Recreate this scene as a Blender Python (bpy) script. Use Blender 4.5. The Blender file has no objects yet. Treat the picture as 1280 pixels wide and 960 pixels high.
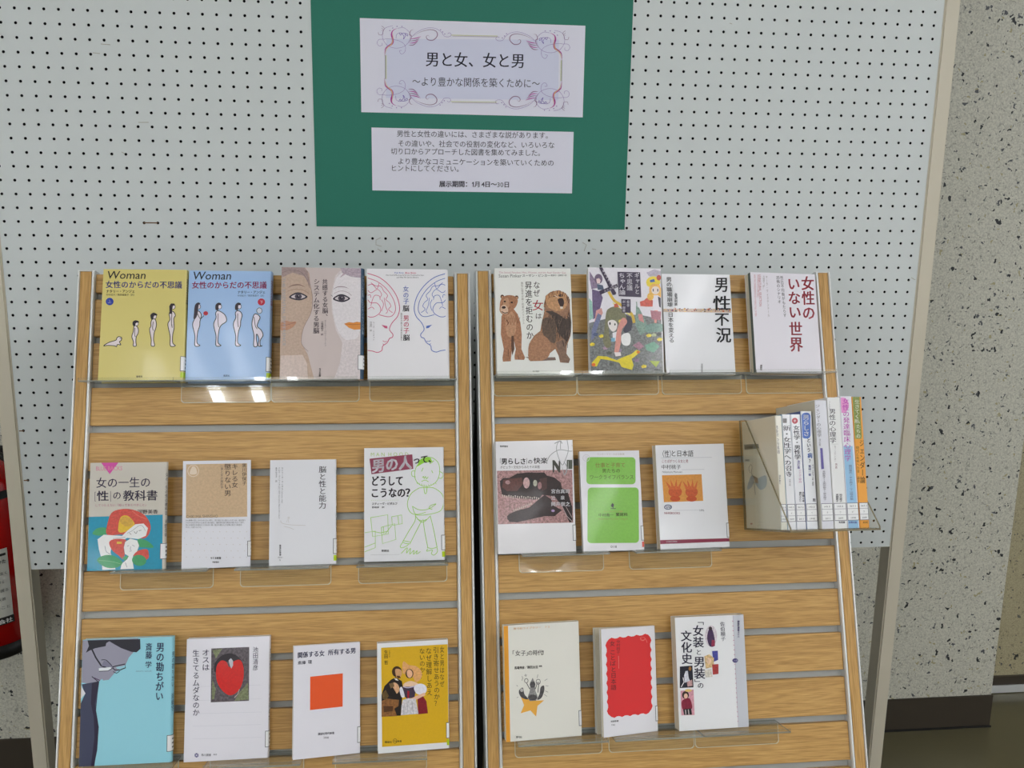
import bpy, bmesh, math, random
import numpy as np
from mathutils import Vector, Matrix, Euler
from mathutils.geometry import tessellate_polygon
random.seed(7)
S = bpy.context.scene
COL = S.collection
FL = 1.85                      # height of the origin row of peg holes above the floor

# ---------------------------------------------------------------- camera
CAM_F = 1191.3; CAM_P = (0.71686, -1.87999, -0.29836 + FL); CAM_R = (1.366871, -0.0151162, -0.1074875)
cd = bpy.data.cameras.new('camera'); cd.sensor_width = 36; cd.lens = CAM_F / 1280 * 36; cd.clip_start = .05
cam = bpy.data.objects.new('camera', cd); COL.objects.link(cam)
cam.location = CAM_P; cam.rotation_euler = Euler(CAM_R, 'XYZ'); S.camera = cam
# ---------------------------------------------------------------- world, exposure
S.view_settings.view_transform = 'Standard'; S.view_settings.look = 'None'
S.view_settings.gamma = 1; S.view_settings.use_curve_mapping = False
S.view_settings.exposure = 1.55
W = bpy.data.worlds.new('world'); S.world = W; W.use_nodes = True
W.node_tree.nodes['Background'].inputs[0].default_value = (.93, .97, 1, 1)
W.node_tree.nodes['Background'].inputs[1].default_value = 0.36
LAMP = 6.6                    # radiance of the ceiling tubes
LAMP_COL = (.985, .995, 1.03, 1)

# ---------------------------------------------------------------- helpers
def lin(c):
    return tuple(((x / 255) / 12.92 if x / 255 <= .04045 else ((x / 255 + .055) / 1.055) ** 2.4) for x in c)
def ink(c, k=1.10):            # printed colour: photographed sRGB -> reflectance, less the film's own sheen
    return tuple(min(.86, max(.006, v * k - .016)) for v in lin(c))
def setp(o, label=None, cat=None, group=None, kind=None):
    for k, v in (('label', label), ('category', cat), ('group', group), ('kind', kind)):
        if v: o[k] = v
    return o
def link(name, me, mats=(), parent=None, M=None):
    o = bpy.data.objects.new(name, me); COL.objects.link(o)
    for m in mats: me.materials.append(m)
    if parent: o.parent = parent
    if M is not None: o.matrix_local = M
    return o
def empty(name, M, label, cat, group=None):
    o = bpy.data.objects.new(name, None); COL.objects.link(o); o.matrix_world = M; o.empty_display_size = .05
    return setp(o, label, cat, group)
def bm_box(bm, a, b, mi=0):
    r = bmesh.ops.create_cube(bm, size=1)
    c = [(a[i] + b[i]) / 2 for i in range(3)]; s = [abs(b[i] - a[i]) for i in range(3)]
    bmesh.ops.transform(bm, matrix=Matrix.Translation(c) @ Matrix.Diagonal((*s, 1)), verts=r['verts'])
    for f in {f for v in r['verts'] for f in v.link_faces}: f.material_index = mi
    return r['verts']
def mesh(bm, name, bevel=0, seg=2, smooth=False):
    if bevel: bmesh.ops.bevel(bm, geom=bm.edges[:], offset=bevel, segments=seg, affect='EDGES', clamp_overlap=True)
    me = bpy.data.meshes.new(name); bm.to_mesh(me); bm.free()
    if smooth:
        for p in me.polygons: p.use_smooth = True
    return me
def box(name, a, b, mats, parent=None, bevel=0, M=None):
    bm = bmesh.new(); bm_box(bm, a, b)
    return link(name, mesh(bm, name, bevel), mats, parent, M)
def prism(bm, pts, z0, z1, axis=2, mi_side=0, mi_cap=0):
    """extrude polygon pts; axis = extrusion axis (0: pts are (z,y); 1: pts are (x,z); 2: pts are (x,y))"""
    def P(p, z): return {0: (z, p[1], p[0]), 1: (p[0], z, p[1]), 2: (p[0], p[1], z)}[axis]
    lo = [bm.verts.new(P(p, z0)) for p in pts]; hi = [bm.verts.new(P(p, z1)) for p in pts]
    n = len(pts)
    for i in range(n):
        f = bm.faces.new((lo[i], lo[(i + 1) % n], hi[(i + 1) % n], hi[i])); f.material_index = mi_side
    f = bm.faces.new(lo[::-1]); f.material_index = mi_cap
    f = bm.faces.new(hi); f.material_index = mi_cap
    bmesh.ops.recalc_face_normals(bm, faces=bm.faces[:])
def cyl(bm, p0, p1, r0, r1=None, n=24, mi=0):
    p0, p1 = Vector(p0), Vector(p1); r1 = r0 if r1 is None else r1
    r = bmesh.ops.create_cone(bm, cap_ends=True, segments=n, radius1=r0, radius2=r1, depth=(p1 - p0).length)
    q = (p1 - p0).to_track_quat('Z', 'Y').to_matrix().to_4x4()
    bmesh.ops.transform(bm, matrix=Matrix.Translation((p0 + p1) / 2) @ q, verts=r['verts'])
    for f in {f for v in r['verts'] for f in v.link_faces}: f.material_index = mi
    return r['verts']
def tube(name, pts, r, mats, parent=None):
    c = bpy.data.curves.new(name, 'CURVE'); c.dimensions = '3D'; c.bevel_depth = r; c.bevel_resolution = 3
    sp = c.splines.new('NURBS'); sp.points.add(len(pts) - 1); sp.use_endpoint_u = True; sp.order_u = 3
    for i, p in enumerate(pts): sp.points[i].co = (*p, 1)
    o = bpy.data.objects.new(name, c); COL.objects.link(o)
    me = bpy.data.meshes.new_from_object(o.evaluated_get(bpy.context.evaluated_depsgraph_get()))
    bpy.data.objects.remove(o)
    for p in me.polygons: p.use_smooth = True
    return link(name, me, mats, parent)

# ---------------------------------------------------------------- materials
def nt(name):
    m = bpy.data.materials.new(name); m.use_nodes = True
    return m, m.node_tree.nodes, m.node_tree.links, m.node_tree.nodes['Principled BSDF']
def plain(name, c, rough=.5, metal=0, spec=.5, noise=.0, nscale=60, bump=0):
    m, N, L, B = nt(name)
    B.inputs['Base Color'].default_value = (*lin(c), 1); B.inputs['Roughness'].default_value = rough
    B.inputs['Metallic'].default_value = metal; B.inputs['Specular IOR Level'].default_value = spec
    if noise or bump:
        tc = N.new('ShaderNodeTexCoord'); n = N.new('ShaderNodeTexNoise'); n.inputs['Scale'].default_value = nscale
        n.inputs['Detail'].default_value = 5; L.new(tc.outputs['Object'], n.inputs['Vector'])
        if noise:
            mx = N.new('ShaderNodeMix'); mx.data_type = 'RGBA'; mx.inputs[6].default_value = (*lin(c), 1)
            mx.inputs[7].default_value = (*[v * (1 - noise) for v in lin(c)], 1)
            L.new(n.outputs['Fac'], mx.inputs[0]); L.new(mx.outputs[2], B.inputs['Base Color'])
        if bump:
            b = N.new('ShaderNodeBump'); b.inputs['Strength'].default_value = bump; b.inputs['Distance'].default_value = .002
            L.new(n.outputs['Fac'], b.inputs['Height']); L.new(b.outputs[0], B.inputs['Normal'])
    return m
def wood(name, axis):
    m, N, L, B = nt(name)
    tc = N.new('ShaderNodeTexCoord'); oi = N.new('ShaderNodeObjectInfo')
    ad = N.new('ShaderNodeVectorMath'); ad.operation = 'MULTIPLY_ADD'; ad.inputs[1].default_value = (1, 1, 1)
    cx = N.new('ShaderNodeCombineXYZ'); ml = N.new('ShaderNodeMath'); ml.operation = 'MULTIPLY'; ml.inputs[1].default_value = 7.3
    L.new(oi.outputs['Random'], ml.inputs[0]); L.new(ml.outputs[0], cx.inputs[0]); L.new(ml.outputs[0], cx.inputs[1])
    L.new(tc.outputs['Object'], ad.inputs[0]); L.new(cx.outputs[0], ad.inputs[2])
    mp = N.new('ShaderNodeMapping'); mp.inputs['Scale'].default_value = (1.3, 26, 8) if axis == 'x' else (26, 1.3, 8)
    L.new(ad.outputs[0], mp.inputs['Vector'])
    n1 = N.new('ShaderNodeTexNoise'); n1.inputs['Scale'].default_value = 2.2; n1.inputs['Detail'].default_value = 3; n1.inputs['Distortion'].default_value = .9
    L.new(mp.outputs[0], n1.inputs['Vector'])
    mp2 = N.new('ShaderNodeMapping'); mp2.inputs['Scale'].default_value = (9, 260, 60) if axis == 'x' else (260, 9, 60)
    L.new(ad.outputs[0], mp2.inputs['Vector'])
    n2 = N.new('ShaderNodeTexNoise'); n2.inputs['Scale'].default_value = 3; n2.inputs['Detail'].default_value = 4
    L.new(mp2.outputs[0], n2.inputs['Vector'])
    wv = N.new('ShaderNodeMath'); wv.operation = 'MULTIPLY'; wv.inputs[1].default_value = 34; L.new(n1.outputs['Fac'], wv.inputs[0])
    sn = N.new('ShaderNodeMath'); sn.operation = 'SINE'; L.new(wv.outputs[0], sn.inputs[0])
    a = N.new('ShaderNodeMath'); a.operation = 'MULTIPLY_ADD'; a.inputs[1].default_value = .10; L.new(sn.outputs[0], a.inputs[0])
    L.new(n2.outputs['Fac'], a.inputs[2])
    r = N.new('ShaderNodeValToRGB'); e = r.color_ramp.elements
    e[0].position = .25; e[0].color = (*lin((166, 124, 62)), 1); e[1].position = .75; e[1].color = (*lin((211, 168, 101)), 1)
    k = e.new(.5); k.color = (*lin((194, 150, 84)), 1)
    L.new(a.outputs[0], r.inputs[0]); L.new(r.outputs[0], B.inputs['Base Color'])
    B.inputs['Roughness'].default_value = .42
    return m
def terrazzo(name, base, dark, f=1.0):
    m, N, L, B = nt(name)
    tc = N.new('ShaderNodeTexCoord')
    nz = N.new('ShaderNodeTexNoise'); nz.inputs['Scale'].default_value = 55; nz.inputs['Detail'].default_value = 2
    L.new(tc.outputs['Object'], nz.inputs['Vector'])
    vm = N.new('ShaderNodeVectorMath'); vm.operation = 'MULTIPLY_ADD'; vm.inputs[1].default_value = (.035, .035, .035)
    L.new(nz.outputs['Color'], vm.inputs[0]); L.new(tc.outputs['Object'], vm.inputs[2])
    cur = None
    def chip(scale, thr, size, colr, prev, coords):
        v = N.new('ShaderNodeTexVoronoi'); v.inputs['Scale'].default_value = scale; v.inputs['Randomness'].default_value = 1
        L.new(coords, v.inputs['Vector'])
        sx = N.new('ShaderNodeSeparateColor'); L.new(v.outputs['Color'], sx.inputs[0])
        # a chip shows where the cell's random value is under thr and the distance is under size
        c1 = N.new('ShaderNodeMath'); c1.operation = 'LESS_THAN'; c1.inputs[1].default_value = thr; L.new(sx.outputs[0], c1.inputs[0])
        s2 = N.new('ShaderNodeMath'); s2.operation = 'MULTIPLY'; s2.inputs[1].default_value = size; L.new(sx.outputs[1], s2.inputs[0])
        c2 = N.new('ShaderNodeMath'); c2.operation = 'LESS_THAN'; L.new(v.outputs['Distance'], c2.inputs[0]); L.new(s2.outputs[0], c2.inputs[1])
        mm = N.new('ShaderNodeMath'); mm.operation = 'MULTIPLY'; L.new(c1.outputs[0], mm.inputs[0]); L.new(c2.outputs[0], mm.inputs[1])
        mx = N.new('ShaderNodeMix'); mx.data_type = 'RGBA'; L.new(mm.outputs[0], mx.inputs[0])
        if isinstance(prev, tuple): mx.inputs[6].default_value = prev
        else: L.new(prev, mx.inputs[6])
        mx.inputs[7].default_value = (*lin(colr), 1)
        return mx.outputs[2]
    n3 = N.new('ShaderNodeTexNoise'); n3.inputs['Scale'].default_value = 240; n3.inputs['Detail'].default_value = 3
    L.new(tc.outputs['Object'], n3.inputs['Vector'])
    cr = N.new('ShaderNodeValToRGB'); cr.color_ramp.elements[0].position = .35; cr.color_ramp.elements[1].position = .62
    cr.color_ramp.elements[0].color = (*[v * .72 for v in lin(base)], 1); cr.color_ramp.elements[1].color = (*lin(base), 1)
    L.new(n3.outputs['Fac'], cr.inputs[0])
    warp = vm.outputs[0]
    cur = chip(150, .28, .6, [v * .78 for v in base], cr.outputs[0], warp)
    cur = chip(95, .10, .45, (166, 158, 122), cur, warp)
    cur = chip(105, .16, .5, [min(255, v + 50) for v in dark], cur, warp)
    cur = chip(62, .20, .36, dark, cur, warp)
    cur = chip(34, .06, .28, dark, cur, warp)
    L.new(cur, B.inputs['Base Color']); B.inputs['Roughness'].default_value = .45
    return m
def printed(name, rough, coat=0, bump=.0):
    m, N, L, B = nt(name)
    at = N.new('ShaderNodeAttribute'); at.attribute_name = 'Col'
    tc = N.new('ShaderNodeTexCoord'); n = N.new('ShaderNodeTexNoise'); n.inputs['Scale'].default_value = 260; n.inputs['Detail'].default_value = 6
    n.inputs['Roughness'].default_value = .75
    L.new(tc.outputs['Object'], n.inputs['Vector'])
    # ink grain of photographic illustrations, strength kept in the colour's alpha
    s = N.new('ShaderNodeMath'); s.operation = 'SUBTRACT'; s.inputs[1].default_value = .5; L.new(n.outputs['Fac'], s.inputs[0])
    a = N.new('ShaderNodeMath'); a.operation = 'MULTIPLY'; L.new(s.outputs[0], a.inputs[0]); L.new(at.outputs['Alpha'], a.inputs[1])
    b = N.new('ShaderNodeMath'); b.operation = 'MULTIPLY_ADD'; b.inputs[1].default_value = 2.6; b.inputs[2].default_value = 1; L.new(a.outputs[0], b.inputs[0])
    c = N.new('ShaderNodeMath'); c.operation = 'MAXIMUM'; c.inputs[1].default_value = .08; L.new(b.outputs[0], c.inputs[0])
    v = N.new('ShaderNodeVectorMath'); v.operation = 'SCALE'; L.new(at.outputs['Color'], v.inputs[0]); L.new(c.outputs[0], v.inputs['Scale'])
    L.new(v.outputs[0], B.inputs['Base Color'])
    B.inputs['Roughness'].default_value = rough; B.inputs['Specular IOR Level'].default_value = .36
    if coat: B.inputs['Coat Weight'].default_value = coat; B.inputs['Coat Roughness'].default_value = .08
    if bump:
        n2 = N.new('ShaderNodeTexNoise'); n2.inputs['Scale'].default_value = 14; n2.inputs['Detail'].default_value = 3
        L.new(tc.outputs['Object'], n2.inputs['Vector'])
        bp = N.new('ShaderNodeBump'); bp.inputs['Strength'].default_value = bump; bp.inputs['Distance'].default_value = .004
        L.new(n2.outputs['Fac'], bp.inputs['Height']); L.new(bp.outputs[0], B.inputs['Normal']); L.new(bp.outputs[0], B.inputs['Coat Normal'])
    return m
def acrylic(name, tint=(1, 1, 1)):
    m = bpy.data.materials.new(name); m.use_nodes = True; N = m.node_tree.nodes; L = m.node_tree.links; N.clear()
    o = N.new('ShaderNodeOutputMaterial'); t = N.new('ShaderNodeBsdfTransparent'); g = N.new('ShaderNodeBsdfGlossy')
    g.inputs['Roughness'].default_value = .02; t.inputs[0].default_value = (*tint, 1)
    # Schlick reflectance of a thin clear sheet, the same from either side
    lw = N.new('ShaderNodeLayerWeight'); lw.inputs[0].default_value = .5; x = N.new('ShaderNodeMixShader')
    pw = N.new('ShaderNodeMath'); pw.operation = 'POWER'; pw.inputs[1].default_value = 5; L.new(lw.outputs['Facing'], pw.inputs[0])
    f = N.new('ShaderNodeMath'); f.operation = 'MULTIPLY_ADD'; f.inputs[1].default_value = .55; f.inputs[2].default_value = .045; L.new(pw.outputs[0], f.inputs[0])
    L.new(f.outputs[0], x.inputs[0]); L.new(t.outputs[0], x.inputs[1]); L.new(g.outputs[0], x.inputs[2]); L.new(x.outputs[0], o.inputs[0])
    return m
def acrylic_edge(name, c, a):
    m = bpy.data.materials.new(name); m.use_nodes = True; N = m.node_tree.nodes; L = m.node_tree.links
    B = N['Principled BSDF']; B.inputs['Base Color'].default_value = (*lin(c), 1); B.inputs['Roughness'].default_value = .2
    B.inputs['Alpha'].default_value = a
    return m

M_WOODX = wood('oak_laminate_horizontal', 'x'); M_WOODY = wood('oak_laminate_vertical', 'y')
M_ALU = plain('anodised_aluminium', (226, 228, 228), .3, .45, noise=.08, nscale=30)
M_SLOT = plain('grey_slot_liner', (176, 180, 178), .5, .2, noise=.1, nscale=40)
M_DARK = plain('dark_rack_backing', (34, 32, 29), .7)
M_PANEL = plain('white_hardboard', (214, 220, 220), .55, noise=.05, nscale=5, bump=.05)
M_PANELIN = plain('peg_hole_shade', (20, 18, 24), .9, spec=.1)  # near-black colour stands in for the shade inside the peg holes
M_POST = plain('cream_painted_steel', (211, 203, 184), .42, noise=.06, nscale=9, bump=.05)
M_GRIME = plain('brown_grime', (120, 108, 92), .9)
M_PAGES = plain('book_paper_edges', (222, 214, 192), .8, noise=.25, nscale=900)
M_PAGESW = plain('white_paper_edges', (226, 226, 220), .8, noise=.2, nscale=900)
M_PRINT = printed('filmed_book_cover', .34, .28, .10)
M_MATTE = printed('printed_paper', .62)
M_GREEN = plain('green_card', (26, 120, 100), .6, noise=.10, nscale=300)
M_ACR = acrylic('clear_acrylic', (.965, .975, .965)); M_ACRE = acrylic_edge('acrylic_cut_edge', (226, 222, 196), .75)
M_ACRT = acrylic_edge('thick_acrylic_edge', (128, 116, 84), .8)
M_ACRD = acrylic_edge('acrylic_grey_rim', (168, 172, 168), .62)  # even translucent grey for the ledge and lip edges
M_TERR = terrazzo('terrazzo_pillar', (208, 206, 192), (30, 32, 36))
M_TERR2 = terrazzo('terrazzo_side_wall', (178, 168, 136), (34, 34, 32))
M_KICK = plain('dark_vinyl_kickboard', (62, 54, 44), .35, noise=.15, nscale=12)
M_FLOOR = plain('olive_vinyl_floor', (100, 94, 68), .28, noise=.22, nscale=7)
M_CEIL = plain('white_ceiling_board', (226, 226, 220), .8, noise=.05, nscale=40)
M_WALLP = plain('painted_wall', (205, 203, 192), .7, noise=.04, nscale=8)
M_RED = plain('red_enamel', (196, 14, 14), .22); M_BLACK = plain('black_rubber', (22, 22, 22), .4)
M_CHROME = plain('brushed_steel', (180, 180, 178), .3, .9)
M_STICK = plain('round_green_sticker', (116, 150, 124), .5)
M_BROWN = plain('brown_pin', (120, 86, 54), .5)
def emis():
    m = bpy.data.materials.new('lit_tube'); m.use_nodes = True; N = m.node_tree.nodes; L = m.node_tree.links; N.clear()
    o = N.new('ShaderNodeOutputMaterial'); e = N.new('ShaderNodeEmission'); e.inputs[0].default_value = LAMP_COL; e.inputs[1].default_value = LAMP
    L.new(e.outputs[0], o.inputs[0]); return m
M_TUBE = emis()

# ---------------------------------------------------------------- lettering
_G = {}
def glyph(s, off=0.0):
    k = (s, round(off, 4))
    if k not in _G:
        c = bpy.data.curves.new('g', 'FONT'); c.body = s; c.resolution_u = 2; c.offset = off
        o = bpy.data.objects.new('g', c); COL.objects.link(o)
        me = o.evaluated_get(bpy.context.evaluated_depsgraph_get()).to_mesh()
        v = [(p.co.x, p.co.y) for p in me.vertices]; f = [tuple(p.vertices) for p in me.polygons]
        _G[k] = (v, f); bpy.data.objects.remove(o); bpy.data.curves.remove(c)
    return _G[k]
def smooth_pts(P, closed=False, n=6):
    out = []; m = len(P)
    rng = range(m) if closed else range(m - 1)
    for i in rng:
        p = [P[(i + j) % m] if closed else P[max(0, min(m - 1, i + j))] for j in (-1, 0, 1, 2)]
        for k in range(n):
            t = k / n
            out.append(tuple(.5 * (2 * p[1][d] + (p[2][d] - p[0][d]) * t + (2 * p[0][d] - 5 * p[1][d] + 4 * p[2][d] - p[3][d]) * t * t
                       + (3 * p[1][d] - p[0][d] - 3 * p[2][d] + p[3][d]) * t ** 3) for d in (0, 1)))
    if not closed: out.append(tuple(P[-1]))
    return out
BLK = (38, 35, 44)
class Art:
    """flat print on a sheet; measured in photograph pixels of the sheet, stored in the sheet's own metres"""
    def __init__(self, px, mm):
        A = []; b = []
        for (x, y), (X, Y) in zip(px, mm):
            A.append([x, y, 1, 0, 0, 0, -X * x, -X * y]); b.append(X)
            A.append([0, 0, 0, x, y, 1, -Y * x, -Y * y]); b.append(Y)
        h = np.linalg.solve(np.array(A, float), np.array(b, float)); self.h = [*map(float, h), 1.0]
        self.o = (0, 0, 1); self.V = []; self.F = []; self.C = []; self.z = 2.0e-4
        self.lim = (min(m[0] for m in mm), max(m[0] for m in mm), min(m[1] for m in mm), max(m[1] for m in mm)); self.clip = True
    def fr(self, ox, oy, s): self.o = (ox, oy, s); return self
    def m(self, p):
        x = self.o[0] + p[0] / self.o[2]; y = self.o[1] + p[1] / self.o[2]; h = self.h
        w = h[6] * x + h[7] * y + 1; X, Y = (h[0] * x + h[1] * y + h[2]) / w, (h[3] * x + h[4] * y + h[5]) / w
        if self.clip: X = min(max(X, self.lim[0]), self.lim[1]); Y = min(max(Y, self.lim[2]), self.lim[3])
        return X, Y
    def _add(self, pts, faces, c, g):
        n = len(self.V); self.V += [(*self.m(p), self.z) for p in pts]
        col = (*ink(c), g)
        for f in faces: self.F.append([n + i for i in f]); self.C.append(col)
    def up(self, k=1): self.z += 1.2e-5 * k
    def poly(self, pts, c, g=0, sm=False, line=None, lw=1.2):
        self.up()
        if sm: pts = smooth_pts(pts, True)
        t = tessellate_polygon([[Vector((*p, 0)) for p in pts]])
        self._add(pts, t, c, g)
        if line: self.line(list(pts) + [pts[0]], lw, line)
        return self
    def rect(self, x0, y0, x1, y1, c, g=0, d=0):
        return self.poly([(x0, y0), (x1, y0 + d * (x1 - x0)), (x1, y1 + d * (x1 - x0)), (x0, y1)], c, g)
    def rrect(self, x0, y0, x1, y1, r, c, g=0, d=0):
        P = []
        for cx, cy, a in ((x1 - r, y0 + r, -90), (x1 - r, y1 - r, 0), (x0 + r, y1 - r, 90), (x0 + r, y0 + r, 180)):
            for k in range(6):
                t = math.radians(a + 18 * k); x = cx + r * math.cos(t); P.append((x, cy + r * math.sin(t) + d * (x - x0)))
        return self.poly(P, c, g)
    def ell(self, cx, cy, rx, ry, c, g=0, rot=0, line=None, lw=1.2, a0=0, a1=360):
        n = 22; P = []
        cr, sr = math.cos(math.radians(rot)), math.sin(math.radians(rot))
        for k in range(n + (a1 - a0 < 360)):
            t = math.radians(a0 + (a1 - a0) * k / n); x, y = rx * math.cos(t), ry * math.sin(t); P.append((cx + x * cr - y * sr, cy + x * sr + y * cr))
        if c: self.poly(P, c, g)
        if line: self.line(P + [P[0]] if a1 - a0 == 360 else P, lw, line)
        return self
    def line(self, pts, w, c, sm=False, taper=False):
        self.up(.5)
        if sm: pts = smooth_pts(pts)
        n = len(pts); P = []
        for i, p in enumerate(pts):
            a = pts[max(0, i - 1)]; b = pts[min(n - 1, i + 1)]; dx, dy = b[0] - a[0], b[1] - a[1]; l = math.hypot(dx, dy) or 1
            h = w / 2 * (1 if not taper else max(.12, math.sin(math.pi * i / (n - 1))))
            P += [(p[0] - dy / l * h, p[1] + dx / l * h), (p[0] + dy / l * h, p[1] - dx / l * h)]
        self._add(P, [(2 * i, 2 * i + 1, 2 * i + 3, 2 * i + 2) for i in range(n - 1)], c, 0); return self
    def t(self, s, x0, y0, x1, y1, c=BLK, w=.0, v=False, d=0.0, asp=None):
        """text in the box; v: written downwards; d: slope of the row (or lean of the column); w: extra weight"""
        self.up(.5); n = len(s); w = w * .95 + .005
        for i, ch in enumerate(s):
            if ch in ' 　': continue
            V, F = glyph(ch)
            if v:
                px, py = x0 + d * (y1 - y0) * i / n, y0 + (y1 - y0) * i / n; cw, chh = x1 - x0, (y1 - y0) / n
            else:
                px, py = x0 + (x1 - x0) * i / n, y0 + d * (x1 - x0) * i / n; cw, chh = (x1 - x0) / n, y1 - y0
            P = []
            half = ord(ch) < 256
            for gx, gy in V:
                ux, uy = (gx + (.22 if half else 0)), .88 - gy
                if v and ch in 'ー「」『』（）〈〉〜＝—(){}[]': ux, uy = 1 - uy, ux
                elif v and ch in '、。': ux += .55; uy -= .55
                elif v and ch in 'っゃゅょャュョッ': ux += .12; uy -= .1
                P.append((px + ux * cw + (d * uy * chh if v else 0), py + uy * chh + (0 if v else d * ux * cw)))
            # heavier strokes: the same letter struck again a little to each side
            for ex, ey in (((-w, -w * .5), (w, -w * .5), (-w, w * .5), (w, w * .5)) if w > .014 else ((-w, 0), (w, 0))):
                self._add([(x + ex * cw, y + ey * chh) for x, y in P], F, c, 0)
        return self
    def latin(self, s, x0, y0, x1, y1, c=BLK, w=0, d=0, sh=0, v=False):
        """one string scaled to fill the box"""
        self.up(.5); V, F = glyph(s, min(w, .008) * .6)
        ax, bx = min(p[0] for p in V), max(p[0] for p in V); ay, by = min(p[1] for p in V), max(p[1] for p in V)
        P = []
        for gx, gy in V:
            ux, uy = (gx - ax) / (bx - ax), (by - gy) / (by - ay)
            if v: ux, uy = 1 - uy, ux
            P.append((x0 + ux * (x1 - x0) + sh * (1 - uy), y0 + uy * (y1 - y0) + d * ux * (x1 - x0)))
        self._add(P, F, c, 0); return self
    def build(self, name, parent, mat=None, M=None):
        me = bpy.data.meshes.new(name); me.from_pydata(self.V, [], self.F)
        at = me.color_attributes.new('Col', 'FLOAT_COLOR', 'CORNER')
        arr = np.concatenate([np.tile(np.array(c, np.float32), (len(f), 1)) for f, c in zip(self.F, self.C)]) if self.F else np.zeros((0, 4), np.float32)
        at.data.foreach_set('color', arr.ravel())
        # all faces look outwards
        bm = bmesh.new(); bm.from_mesh(me)
        fl = [f for f in bm.faces if f.normal.z < 0]; bmesh.ops.reverse_faces(bm, faces=fl); bm.to_mesh(me); bm.free()
        return link(name, me, [mat or M_PRINT], parent, M)
def colored(me, c, g=0):
    at = me.color_attributes.new('Col', 'FLOAT_COLOR', 'CORNER')
    at.data.foreach_set('color', np.tile(np.array((*ink(c), g), np.float32), (len(me.loops), 1)).ravel())
    return me

# ================================================================ the room
def struct(name, a, b, m, bevel=0): return setp(box(name, a, b, [m], None, bevel), kind='structure')
PY = .528; PX = 2.4258
struct('floor', (-3, -8.5, -.1), (5, 2.4, 0), M_FLOOR)
struct('ceiling', (-3, -8.5, 2.75), (5, 2.4, 2.85), M_CEIL)
struct('wall_back', (-3, PY, 0), (PX, PY + .6, 2.75), M_TERR)
setp(box('baseboard_back', (-3, PY - .006, 0), (PX + .004, PY, .102), [M_KICK], None, .0015), kind='structure')
setp(box('trim_1', (-3, PY - .010, 0), (PX + .006, PY - .006, .005), [M_BLACK], None, 0), kind='structure')
struct('wall_recess', (PX, .716, 0), (5, 1.1, 2.75), M_TERR2)
struct('baseboard_recess', (PX, .706, 0), (5, .716, .054), M_KICK)
setp(box('trim_2', (PX, .699, .002), (5, .706, .026), [M_ALU], None, .001), kind='structure')
struct('wall_front', (-3, -8.6, 0), (5, -8.5, 2.75), M_WALLP)
# ceiling lamps in rows running away from the board
lamp0 = None
for ix, X in enumerate((-2.05, -.15, 1.85, 3.8)):
    for iy, Y in enumerate((-2.1, -4.3, -6.5) if X > 1 else (-2.95, -4.9, -7.6)):
        M = Matrix.Translation((X, Y, 2.75))
        lab = 'twin tube ceiling lamp, %s in the %s row' % (('nearest the racks', 'middle one', 'farthest from the racks')[iy], ('leftmost', 'second', 'third', 'rightmost')[ix])
        if lamp0 is None:
            lamp0 = empty('ceiling_lamp', M, lab, 'lamp', 'ceiling lamps over the aisle')
            bm = bmesh.new(); prism(bm, [(-.16, 0), (.16, 0), (.09, -.05), (-.09, -.05)], -.62, .62, axis=1)
            lamp0_kids = [link('housing', mesh(bm, 'housing'), [M_CEIL], lamp0)]
            for sx in (-.1, .1):
                bm = bmesh.new(); cyl(bm, (sx, -.6, -.075), (sx, .6, -.075), .027, n=16); lamp0_kids.append(link('tube', mesh(bm, 'tube'), [M_TUBE], lamp0))
        else:
            r = empty('ceiling_lamp', M, lab, 'lamp', 'ceiling lamps over the aisle')
            for k in lamp0_kids:
                c = k.copy(); COL.objects.link(c); c.parent = r

# ================================================================ the pegboard stand
BZ = FL; PIT = .025
stand = empty('pegboard_stand', Matrix.Translation((.868, 0, 0)), 'tall white perforated panel held between two cream steel posts', 'display board')
def st(o): o.parent = stand; o.matrix_parent_inverse = stand.matrix_world.inverted(); return o
XL, XR, ZB = -.0335, 1.7665, BZ - 42.4 * PIT
rows = range(-16, 43); cols = range(-1, 71)
def pegpanel():
    V = []; F = []; MI = []
    n = 8; r = .00275; vid = {}
    xs = [XL] + [(c + .5) * PIT for c in range(-1, 70)] + [XR]
    zs = [ZB] + [BZ - (q - .5) * PIT for q in range(42, -16, -1)] + [BZ + 16.5 * PIT]
    def gv(i, j):
        if (i, j) not in vid: vid[(i, j)] = len(V); V.append((xs[i], 0, zs[j]))
        return vid[(i, j)]
    for i, c in enumerate(cols):
        for j, q in enumerate(range(42, -17, -1)):
            A, Bq, C, D = gv(i, j), gv(i + 1, j), gv(i + 1, j + 1), gv(i, j + 1)
            cx, cz = c * PIT, BZ - q * PIT; b = len(V)
            for k in range(n):
                t = math.radians(225 + 45 * k); V.append((cx + r * math.cos(t), 0, cz + r * math.sin(t)))
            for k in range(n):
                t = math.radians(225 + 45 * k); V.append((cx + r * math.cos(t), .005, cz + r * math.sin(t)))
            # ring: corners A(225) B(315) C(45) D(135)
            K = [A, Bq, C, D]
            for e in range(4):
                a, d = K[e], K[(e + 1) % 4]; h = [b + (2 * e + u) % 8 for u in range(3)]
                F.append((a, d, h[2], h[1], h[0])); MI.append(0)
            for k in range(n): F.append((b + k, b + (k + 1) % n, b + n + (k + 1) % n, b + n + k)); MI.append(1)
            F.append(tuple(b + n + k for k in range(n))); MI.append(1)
    me = bpy.data.meshes.new('perforated_panel'); me.from_pydata(V, [], F)
    me.materials.append(M_PANEL); me.materials.append(M_PANELIN); me.polygons.foreach_set('material_index', MI)
    me.validate(); return me
ZT = BZ + 16.5 * PIT
st(link('perforated_panel', pegpanel()))
bm = bmesh.new()
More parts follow.
